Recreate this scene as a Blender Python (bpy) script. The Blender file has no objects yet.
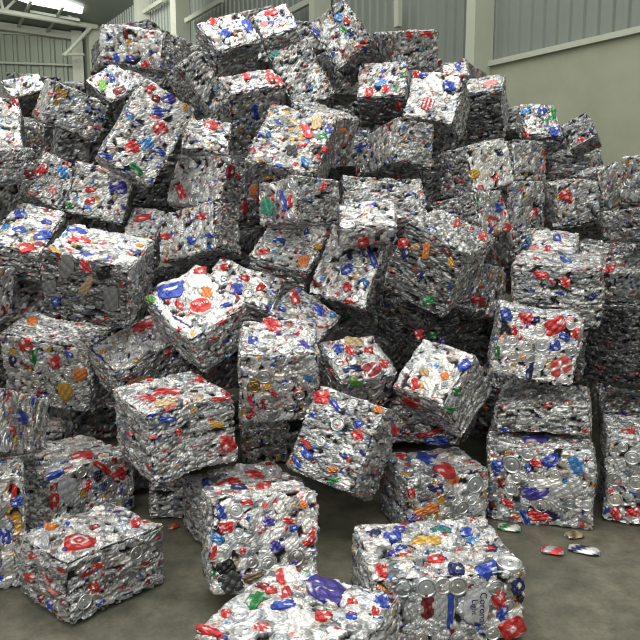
import bpy, math, random
import numpy as np
from mathutils import Matrix, Vector

# ------------------------------------------------------------------ data
# [key, centre, rotation (row major), size, tone, face types top/front/left/right, label]
BALES = [
["B01",[-1.0203,2.9191,0.1473],[0.6461,-0.7632,0.0023,0.7632,0.6461,0.0101,-0.0091,-0.0048,0.9999],[0.472,0.4265,0.2697],0.95,["F","S","S","S"],"silver grey bale alone on the floor, red oval can on its pale top"],
["B02",[-1.5061,2.9887,0.2731],[0.9155,-0.4017,0.0229,0.4014,0.9157,0.0173,-0.028,-0.0067,0.9996],[0.3147,0.2343,0.5249],1.0,["S","L","S","S"],"floor bale cut by the picture edge, beside the bale with the red oval can"],
["B03",[-1.4095,3.734,0.1805],[0.6468,-0.7625,-0.0153,0.7625,0.6469,-0.0079,0.0159,-0.0065,0.9999],[0.504,0.5471,0.3374],1.0,["F","L","S","L"],"floor bale wearing a long red ribbon of crushed cans along its front edge"],
["B04",[-0.761,3.5065,0.5854],[0.8345,-0.5469,-0.0667,0.5421,0.8367,-0.0785,0.0987,0.0294,0.9947],[0.4479,0.5168,0.3573],1.0,["F","S","S","S"],"large grey bale with red-streaked white top, leaning out above the floor gap"],
["B05",[-0.4043,3.5105,0.1499],[0.8496,-0.5272,0.012,0.5271,0.8497,0.0136,-0.0174,-0.0052,0.9998],[0.5299,0.3663,0.276],1.0,["F","S","S","S"],"low dark-sided bale on the floor, red patches on top, behind the bright white bale"],
["B06",[-0.2663,2.8582,0.2884],[0.9708,-0.2383,-0.0279,0.2382,0.9428,0.2333,-0.0293,-0.2331,0.972],[0.444,0.327,0.3839],1.1,["F","F","S","S"],"upright bale with bright white speckled front and black can at its lower corner"],
["B07",[-0.0605,2.2133,0.1624],[0.8839,0.4675,-0.0084,-0.4674,0.884,0.0132,0.0136,-0.0078,0.9999],[0.521,0.5115,0.3013],1.0,["F","L","S","S"],"nearest bale at the bottom edge, green can and blue flap on its white top"],
["B08",[0.4713,2.7336,0.1513],[0.9927,-0.1194,-0.0143,0.1193,0.9928,-0.0075,0.0151,0.0057,0.9999],[0.6042,0.4729,0.2789],1.0,["F","L","S","S"],"big front bale with row of round can lids and an upright white lettered can"],
["B09",[0.611,3.6216,0.1745],[0.959,-0.2833,-0.0097,0.2832,0.959,-0.0125,0.0129,0.0092,0.9999],[0.4692,0.3768,0.325],1.0,["F","L","S","S"],"floor bale with blue and red cans on a pale flat top, dark left side"],
["B10",[1.2555,3.8413,0.225],[0.956,0.2926,-0.0204,-0.2927,0.9562,-0.0008,0.0192,0.0067,0.9998],[0.5487,0.5873,0.4327],1.0,["S","L","S","S"],"wide floor bale with purple and bright blue cans among lids on its front"],
["B11",[1.2693,3.8398,0.5728],[0.9303,0.3542,-0.0953,-0.3532,0.9351,0.0276,0.0989,0.008,0.9951],[0.4805,0.4403,0.1607],1.0,["S","S","S","S"],"flat grey bale lying on top of the bale with purple and blue front"],
["B12",[1.8112,3.7704,0.2444],[0.9469,0.3215,-0.007,-0.3215,0.9469,0.0048,0.0081,-0.0023,1.0],[0.41,0.4858,0.4649],1.0,["S","L","S","S"],"bale at the right picture edge on the floor, front full of round silver lids"],
["B13",[0.1336,3.5208,0.4745],[0.8288,0.3978,0.3935,-0.5278,0.7892,0.3139,-0.1857,-0.4679,0.8641],[0.3963,0.2841,0.4496],1.0,["L","S","S","S"],"tilted bale standing on its corner, blue white streaked face, above the open floor"],
["B14",[0.6896,4.1662,0.4236],[0.8667,0.4926,-0.0786,-0.491,0.8703,0.0399,0.0881,0.004,0.9961],[0.427,0.346,0.2463],0.8,["S","S","S","S"],"low bale wedged under the white-topped bale with the dark glittering side"],
["B15",[0.6856,3.7993,0.7073],[0.7242,0.5537,-0.4111,-0.6715,0.4306,-0.603,-0.1568,0.7127,0.6837],[0.3403,0.3384,0.3631],1.0,["F","S","S","S"],"tilted bale with bright white top, red and orange cans, and dark green-flecked side"],
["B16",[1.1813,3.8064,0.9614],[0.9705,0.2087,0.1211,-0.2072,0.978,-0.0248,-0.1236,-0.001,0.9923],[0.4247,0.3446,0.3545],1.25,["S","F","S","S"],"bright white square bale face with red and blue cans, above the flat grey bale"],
["B17",[1.4599,4.2886,1.2139],[0.9368,0.3489,-0.0245,-0.3496,0.9326,-0.0895,-0.0084,0.0924,0.9957],[0.4989,0.5911,0.3574],0.85,["F","S","L","S"],"wide grey bale with thin white top edge, directly above the bright white square face"],
["B18",[1.6135,4.8723,1.3237],[0.9209,0.3741,-0.1093,-0.3893,0.8695,-0.3039,-0.0186,0.3225,0.9464],[0.3046,0.5021,0.2999],0.95,["F","S","S","S"],"white topped bale with red and blue dots, behind the wide grey bale"],
["B19",[2.2407,5.3185,1.2598],[0.9639,0.2154,-0.1565,-0.2642,0.8473,-0.4608,0.0333,0.4855,0.8736],[0.4948,0.456,0.2269],1.0,["S","F","S","S"],"flat pale bale by the right picture edge, beside the wide grey bale"],
["B20",[2.0487,4.4318,0.8053],[0.6133,0.7785,0.1334,-0.7797,0.5699,0.2592,0.1257,-0.263,0.9566],[0.5016,0.387,0.4908],0.6,["S","D","S","S"],"dark shadowed bale to the right of the bright white square face"],  # reduced tone and dark front put the overhang's shade into the colour
["B21",[0.7118,4.2056,1.3764],[0.8233,0.4831,0.2979,-0.3826,0.8601,-0.3373,-0.4192,0.1637,0.893],[0.4056,0.506,0.4253],1.0,["S","D","S","S"],"big tilted bale with blue, orange and gold cans on its grey front and streaked top"],
["B22",[0.2265,4.6219,1.2738],[0.9008,0.2857,0.327,-0.3953,0.8513,0.3451,-0.1797,-0.4401,0.8798],[0.3997,0.3315,0.5076],1.05,["F","F","S","S"],"steep bale with white face, long blue and red cans, and dark right side"],
["B23",[-0.2126,4.8489,1.3779],[0.9496,0.2917,0.1146,-0.1665,0.7793,-0.6041,-0.2656,0.5546,0.7886],[0.4117,0.489,0.2489],1.1,["F","S","S","S"],"white topped bale with yellow and orange cans, left of the steep white face"],
["B24",[-0.1211,4.2522,1.7203],[0.7536,-0.6568,-0.0264,0.6555,0.7479,0.1051,-0.0493,-0.0965,0.9941],[0.3193,0.3696,0.2567],0.85,["F","S","L","S"],"boxed-in bale with a big green can and a blue can on its corner"],
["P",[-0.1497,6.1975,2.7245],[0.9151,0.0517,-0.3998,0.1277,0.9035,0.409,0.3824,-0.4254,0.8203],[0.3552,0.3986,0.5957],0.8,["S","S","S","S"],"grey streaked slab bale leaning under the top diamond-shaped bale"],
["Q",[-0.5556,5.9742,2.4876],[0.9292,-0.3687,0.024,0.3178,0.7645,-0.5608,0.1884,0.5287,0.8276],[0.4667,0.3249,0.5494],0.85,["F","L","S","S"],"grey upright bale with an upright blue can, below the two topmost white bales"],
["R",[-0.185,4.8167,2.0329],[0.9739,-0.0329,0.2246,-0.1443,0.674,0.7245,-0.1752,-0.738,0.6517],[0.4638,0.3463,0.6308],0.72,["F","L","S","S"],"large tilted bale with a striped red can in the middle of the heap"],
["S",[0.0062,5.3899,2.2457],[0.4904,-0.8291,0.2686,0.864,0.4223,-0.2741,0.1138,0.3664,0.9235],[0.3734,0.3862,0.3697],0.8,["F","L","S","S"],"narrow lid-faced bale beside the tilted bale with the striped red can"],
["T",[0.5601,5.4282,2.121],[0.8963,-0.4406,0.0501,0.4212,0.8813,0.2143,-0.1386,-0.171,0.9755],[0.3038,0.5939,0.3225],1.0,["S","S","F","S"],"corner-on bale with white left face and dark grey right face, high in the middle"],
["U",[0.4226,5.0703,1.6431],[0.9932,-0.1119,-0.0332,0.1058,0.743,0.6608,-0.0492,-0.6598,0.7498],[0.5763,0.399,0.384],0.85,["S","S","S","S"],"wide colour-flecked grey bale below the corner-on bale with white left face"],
["V",[0.2898,4.4154,1.5982],[0.9994,-0.0038,-0.0358,-0.0153,0.8554,-0.5177,0.0326,0.5179,0.8548],[0.3484,0.3036,0.1414],1.0,["F","F","S","S"],"small flat white bale resting above the steep white face with blue cans"],
["W",[0.6969,4.4047,0.9687],[0.8116,-0.5741,0.1088,0.5809,0.8127,-0.0455,-0.0623,0.1002,0.993],[0.512,0.4288,0.2498],0.35,["S","D","D","D"],"dark bale shaded almost black below the big tilted bale with orange cans"],  # very low tone paints in the shade under the tilted bale
["X",[-0.232,3.7975,0.8053],[0.9946,-0.0953,0.0419,0.1038,0.9367,-0.3343,-0.0074,0.3368,0.9415],[0.4142,0.3827,0.4179],1.0,["F","L","S","S"],"standing bale with pale top and brown lids across its dark front, centre of the heap"],
["Y",[0.1937,4.045,0.7196],[0.9136,-0.3656,0.1777,0.3991,0.7236,-0.5631,0.0773,0.5854,0.807],[0.3649,0.3188,0.2999],1.0,["F","L","S","S"],"bale with a square red white-swooshed can on top, above the corner-standing bale"],
["Z",[-0.1338,4.3145,0.9371],[0.8485,0.4146,0.3288,-0.2232,0.8438,-0.488,-0.4797,0.3407,0.8085],[0.3555,0.3664,0.2922],1.0,["F","S","S","S"],"small tilted bale with blue and red top wedged under the white and yellow topped bale"],
["AA",[-0.707,4.0789,1.0536],[0.7555,-0.6406,-0.1372,0.4625,0.6699,-0.5808,0.464,0.3753,0.8024],[0.3832,0.5224,0.2824],1.15,["F","S","S","D"],"tilted bale with white top showing a big blue can and a red lettered oval can"],
["AB",[-0.4895,4.5737,1.1326],[0.9323,0.3573,0.0567,-0.1748,0.5822,-0.794,-0.3167,0.7303,0.6053],[0.458,0.2653,0.2794],1.1,["F","S","S","S"],"plain white topped bale just above the one with red lettered oval can"],
["AC",[-0.8131,4.7744,1.5132],[0.8619,0.4993,-0.0883,-0.462,0.8451,0.2691,0.209,-0.1911,0.9591],[0.4801,0.2897,0.3307],1.0,["F","F","S","S"],"bale with flat white lid-covered front and grey right side, left of the green can"],
["AD",[-0.7649,5.1755,1.8215],[0.4477,-0.8718,0.1988,0.8243,0.4885,0.2861,-0.3466,0.0358,0.9373],[0.4239,0.4706,0.3624],1.0,["S","S","F","S"],"corner-on bale with streaked white left face, above the lid-covered white front"],
["AE",[-0.8901,5.6114,2.1622],[0.9879,-0.0038,0.1551,0.1068,0.7414,-0.6625,-0.1124,0.6711,0.7328],[0.3566,0.3955,0.2994],1.0,["F","F","S","S"],"small white bale with red flash tucked beside the long white slab"],
["AF",[-1.1944,4.8815,2.1845],[0.7836,-0.3901,0.4835,0.3457,0.9205,0.1824,-0.5162,0.0242,0.8562],[0.3781,0.3495,0.6023],1.15,["F","F","S","S"],"long bright white slab bale lying steeply, with purple, red and light blue cans"],
["AG",[-0.8237,4.9015,2.5068],[0.4265,0.6906,-0.5842,-0.9044,0.336,-0.2631,0.0146,0.6405,0.7678],[0.3869,0.1858,0.3517],0.85,["S","S","S","S"],"grey bale with diagonal streaks wedged above the long white slab"],
["AH",[-1.2583,5.4693,2.8493],[0.9232,0.3487,0.1617,-0.3421,0.9372,-0.0676,-0.1752,0.0071,0.9845],[0.541,0.5287,0.2558],1.1,["F","F","S","S"],"topmost bale at the upper left, white front and dark right side, below the wall column"],
["AI",[-1.7201,6.1727,2.6833],[0.6193,-0.7707,0.1501,0.5369,0.2762,-0.7972,0.5729,0.5742,0.5848],[0.4017,0.3228,0.2878],1.0,["F","S","D","D"],"pale bale with a light green can and dark side, under the top left bale"],
["AJ",[-1.9677,5.7106,2.4667],[0.7535,-0.537,0.3793,0.5818,0.8133,-0.0043,-0.3062,0.2239,0.9253],[0.4366,0.3592,0.3146],1.0,["L","L","F","S"],"tilted silver bale with red can on its narrow left end, by the back wall"],
["AK",[-3.0307,7.4395,2.8495],[0.7562,-0.5539,0.3483,0.5847,0.3331,-0.7397,0.2937,0.763,0.5758],[0.3841,0.2283,0.3531],1.0,["F","D","S","S"],"dark fronted bale with pale top at the far upper left of the heap"],
["AL",[-2.4906,5.5884,2.2532],[0.9459,-0.2576,-0.1972,0.3186,0.852,0.4155,0.061,-0.4559,0.888],[0.3493,0.3952,0.4439],1.0,["S","L","S","S"],"lid-faced bale cut by the left picture edge, highest one there"],
["AM",[-2.5918,6.1385,2.275],[0.2519,-0.9678,-0.0025,0.9598,0.2501,-0.1276,0.1241,0.0298,0.9918],[0.3214,0.3493,0.2964],1.0,["S","L","S","S"],"small grey bale in the hollow below the tilted silver bale"],
["AN",[-2.3168,5.0299,2.0178],[0.4791,-0.8727,0.0941,0.8733,0.4632,-0.1512,0.0884,0.1546,0.984],[0.4263,0.3949,0.2256],1.0,["S","S","S","S"],"grey rounded bale at the left edge below the highest lid-faced one"],
["AO",[-2.0958,5.4427,1.8672],[0.749,-0.6202,0.2329,0.4713,0.7459,0.4708,-0.4657,-0.2429,0.851],[0.2635,0.3564,0.3832],1.0,["F","L","S","S"],"tilted bale with red and light blue cans among lids on a pale face"],
["AP",[-1.6314,5.3484,1.8013],[0.9565,-0.1636,0.2414,0.1448,0.985,0.0936,-0.2531,-0.0545,0.9659],[0.4195,0.3658,0.3762],1.0,["F","F","S","D"],"broad tilted bale with one purple can on its pale lid-covered face"],
["AQ",[-2.0233,4.8922,1.4716],[0.967,0.0259,0.2534,0.1057,0.8643,-0.4917,-0.2318,0.5023,0.8331],[0.33,0.5575,0.2598],1.0,["F","S","S","S"],"bale with blue-splashed white top at the left edge, below the tilted lid face"],
["AR",[-1.3139,4.1659,1.2961],[0.978,0.1136,0.1752,-0.0488,0.9401,-0.3374,-0.203,0.3214,0.9249],[0.503,0.4377,0.3966],1.0,["F","D","S","S"],"large square-cornered bale with white streaked top and dull silver can front"],
["AS",[-2.2347,4.4028,1.1944],[0.2343,-0.9667,0.1035,0.9694,0.2403,0.0497,-0.0729,0.0887,0.9934],[0.409,0.3998,0.3164],1.0,["S","F","S","S"],"pale bale cut by the left edge beside the large square-cornered one"],
["AT",[-1.3216,5.3206,1.4707],[0.991,0.0288,0.131,0.0537,0.8098,-0.5842,-0.123,0.586,0.8009],[0.2349,0.3674,0.2989],1.0,["F","S","S","S"],"small white red-flashed bale in the dip behind the large square-cornered one"],
["AU",[-1.1339,4.2814,0.7557],[0.7297,-0.6791,-0.0794,0.5763,0.6734,-0.4631,0.368,0.2921,0.8827],[0.4562,0.3584,0.2819],1.0,["F","S","S","L"],"bale with long red streaks on a white sloping top, behind the large leaning grey bale"],
["AV",[-1.7202,4.5348,0.6896],[0.98,0.1709,0.1018,-0.1335,0.9444,-0.3006,-0.1475,0.281,0.9483],[0.6058,0.3328,0.4805],1.0,["S","L","S","S"],"wide bale with orange, red and gold cans on its front, below the large square-cornered one"],
["AW",[-1.6551,3.2078,0.6622],[-0.0761,-0.994,-0.0789,0.9502,-0.0963,0.2963,-0.3021,-0.0524,0.9518],[1.0135,0.3973,0.2872],1.0,["S","L","S","S"],"bale at the left edge with round silver lids, above the red-ribboned floor bale"],
["BA",[-0.805,6.3936,3.102],[0.8205,-0.5352,0.2009,0.4468,0.3813,-0.8093,0.3565,0.7538,0.552],[0.4318,0.3481,0.3693],1.1,["F","S","S","S"],"top bale with white face, red and blue cans, just right of the column"],
["BB",[-0.3777,6.5515,3.2682],[0.9385,-0.2983,-0.1741,0.0554,0.6276,-0.7766,0.3409,0.7191,0.6055],[0.3213,0.3651,0.2497],1.1,["F","S","S","S"],"topmost white bale with a pink flash, beside the red and blue topped one"],
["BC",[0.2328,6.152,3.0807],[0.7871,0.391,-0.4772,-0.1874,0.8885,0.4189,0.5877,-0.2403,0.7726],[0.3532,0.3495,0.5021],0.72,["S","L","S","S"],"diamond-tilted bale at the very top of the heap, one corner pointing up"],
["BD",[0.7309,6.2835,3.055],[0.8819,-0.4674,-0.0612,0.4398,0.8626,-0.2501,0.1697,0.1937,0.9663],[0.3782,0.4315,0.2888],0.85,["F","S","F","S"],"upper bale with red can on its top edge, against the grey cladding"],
["BE",[0.526,6.0063,2.6329],[0.9924,0.0374,-0.1173,-0.1197,0.5175,-0.8473,0.029,0.8548,0.5181],[0.3816,0.3489,0.3695],1.0,["L","D","S","S"],"lid-covered bale with dark lower front, under the upper red-edged bale"],
["BF",[0.9126,5.6049,2.4791],[0.9105,0.3235,0.2574,-0.3719,0.9129,0.1681,-0.1806,-0.2488,0.9516],[0.3911,0.4296,0.3585],1.1,["F","F","S","S"],"white bale with a square red striped can on its face, near the tall column"],
["BG",[1.2334,6.6745,2.8447],[0.9844,0.1609,-0.0714,-0.1746,0.839,-0.5153,-0.023,0.5198,0.854],[0.2323,0.3067,0.2992],1.0,["F","F","S","S"],"small blue-flashed bale peeking up in front of the tall column"],
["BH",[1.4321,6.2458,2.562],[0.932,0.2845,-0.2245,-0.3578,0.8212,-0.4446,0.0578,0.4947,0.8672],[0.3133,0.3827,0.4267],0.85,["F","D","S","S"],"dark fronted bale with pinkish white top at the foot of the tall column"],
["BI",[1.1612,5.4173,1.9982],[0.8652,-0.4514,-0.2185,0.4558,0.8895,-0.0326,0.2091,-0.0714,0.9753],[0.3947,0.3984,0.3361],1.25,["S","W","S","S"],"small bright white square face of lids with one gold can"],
["BJ",[1.9626,6.4839,2.4333],[0.9988,0.0074,0.0489,0.0312,0.6715,-0.7403,-0.0383,0.741,0.6704],[0.3206,0.4181,0.1775],1.0,["F","S","S","S"],"white bale with green and blue cans in front of the bare concrete wall"],
["BK",[1.6732,6.1041,2.0758],[0.9111,-0.411,-0.0321,0.4122,0.9069,0.0877,-0.0069,-0.0931,0.9956],[0.3527,0.3471,0.3371],0.85,["S","L","S","S"],"grey lid-dotted bale directly under the white one with the green can"],
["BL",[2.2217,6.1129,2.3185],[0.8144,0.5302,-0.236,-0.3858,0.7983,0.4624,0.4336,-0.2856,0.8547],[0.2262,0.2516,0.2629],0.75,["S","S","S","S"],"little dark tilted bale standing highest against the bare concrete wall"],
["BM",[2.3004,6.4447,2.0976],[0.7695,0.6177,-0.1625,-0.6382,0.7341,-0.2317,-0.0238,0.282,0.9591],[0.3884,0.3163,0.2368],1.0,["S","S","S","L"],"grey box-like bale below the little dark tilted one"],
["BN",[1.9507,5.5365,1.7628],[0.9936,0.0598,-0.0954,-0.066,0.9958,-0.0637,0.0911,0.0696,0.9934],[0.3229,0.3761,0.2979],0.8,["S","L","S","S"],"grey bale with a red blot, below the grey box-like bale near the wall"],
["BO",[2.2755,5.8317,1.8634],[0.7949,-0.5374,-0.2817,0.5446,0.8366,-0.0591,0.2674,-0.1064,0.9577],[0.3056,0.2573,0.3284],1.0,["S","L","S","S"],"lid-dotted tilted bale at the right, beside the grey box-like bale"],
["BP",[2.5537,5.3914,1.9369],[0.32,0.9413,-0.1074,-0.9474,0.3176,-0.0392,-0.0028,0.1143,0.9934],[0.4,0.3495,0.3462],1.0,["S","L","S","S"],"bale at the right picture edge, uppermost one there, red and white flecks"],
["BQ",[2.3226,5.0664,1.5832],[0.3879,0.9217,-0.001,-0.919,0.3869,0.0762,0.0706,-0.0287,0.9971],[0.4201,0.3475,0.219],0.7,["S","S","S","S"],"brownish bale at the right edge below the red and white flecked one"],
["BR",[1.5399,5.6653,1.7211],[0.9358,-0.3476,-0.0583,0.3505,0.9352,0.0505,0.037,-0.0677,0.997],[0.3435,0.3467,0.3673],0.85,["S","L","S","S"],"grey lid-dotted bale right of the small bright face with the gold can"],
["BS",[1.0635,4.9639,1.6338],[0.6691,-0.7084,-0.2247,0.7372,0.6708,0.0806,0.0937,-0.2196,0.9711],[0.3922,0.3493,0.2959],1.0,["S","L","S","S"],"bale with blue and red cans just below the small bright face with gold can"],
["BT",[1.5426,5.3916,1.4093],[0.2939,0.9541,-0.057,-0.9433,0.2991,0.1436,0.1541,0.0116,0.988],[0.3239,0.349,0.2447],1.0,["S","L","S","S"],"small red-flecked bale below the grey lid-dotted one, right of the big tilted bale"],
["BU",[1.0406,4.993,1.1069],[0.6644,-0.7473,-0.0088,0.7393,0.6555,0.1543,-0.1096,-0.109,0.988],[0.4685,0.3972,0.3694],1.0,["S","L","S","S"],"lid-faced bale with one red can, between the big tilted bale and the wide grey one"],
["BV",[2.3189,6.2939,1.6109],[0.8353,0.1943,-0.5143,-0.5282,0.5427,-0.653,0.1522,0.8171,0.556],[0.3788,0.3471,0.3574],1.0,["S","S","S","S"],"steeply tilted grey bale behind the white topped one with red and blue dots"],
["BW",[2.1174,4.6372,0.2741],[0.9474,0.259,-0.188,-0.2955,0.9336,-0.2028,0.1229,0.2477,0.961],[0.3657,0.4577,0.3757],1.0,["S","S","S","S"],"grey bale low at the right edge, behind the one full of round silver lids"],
["BX",[-0.3818,4.648,0.1343],[0.9891,-0.1475,0.0019,0.1475,0.9891,-0.0003,-0.0018,0.0006,1.0],[0.3143,0.343,0.2447],1.0,["S","L","S","S"],"low dark bale with lids and a red can, behind the red-patched low floor bale"],
["BY",[-0.8504,3.7747,0.1398],[0.9962,-0.0866,0.0003,0.0866,0.9962,-0.0003,-0.0003,0.0003,1.0],[0.1889,0.3028,0.2563],1.0,["S","S","S","S"],"small shadowed floor bale under the large leaning grey bale"]]
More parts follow.
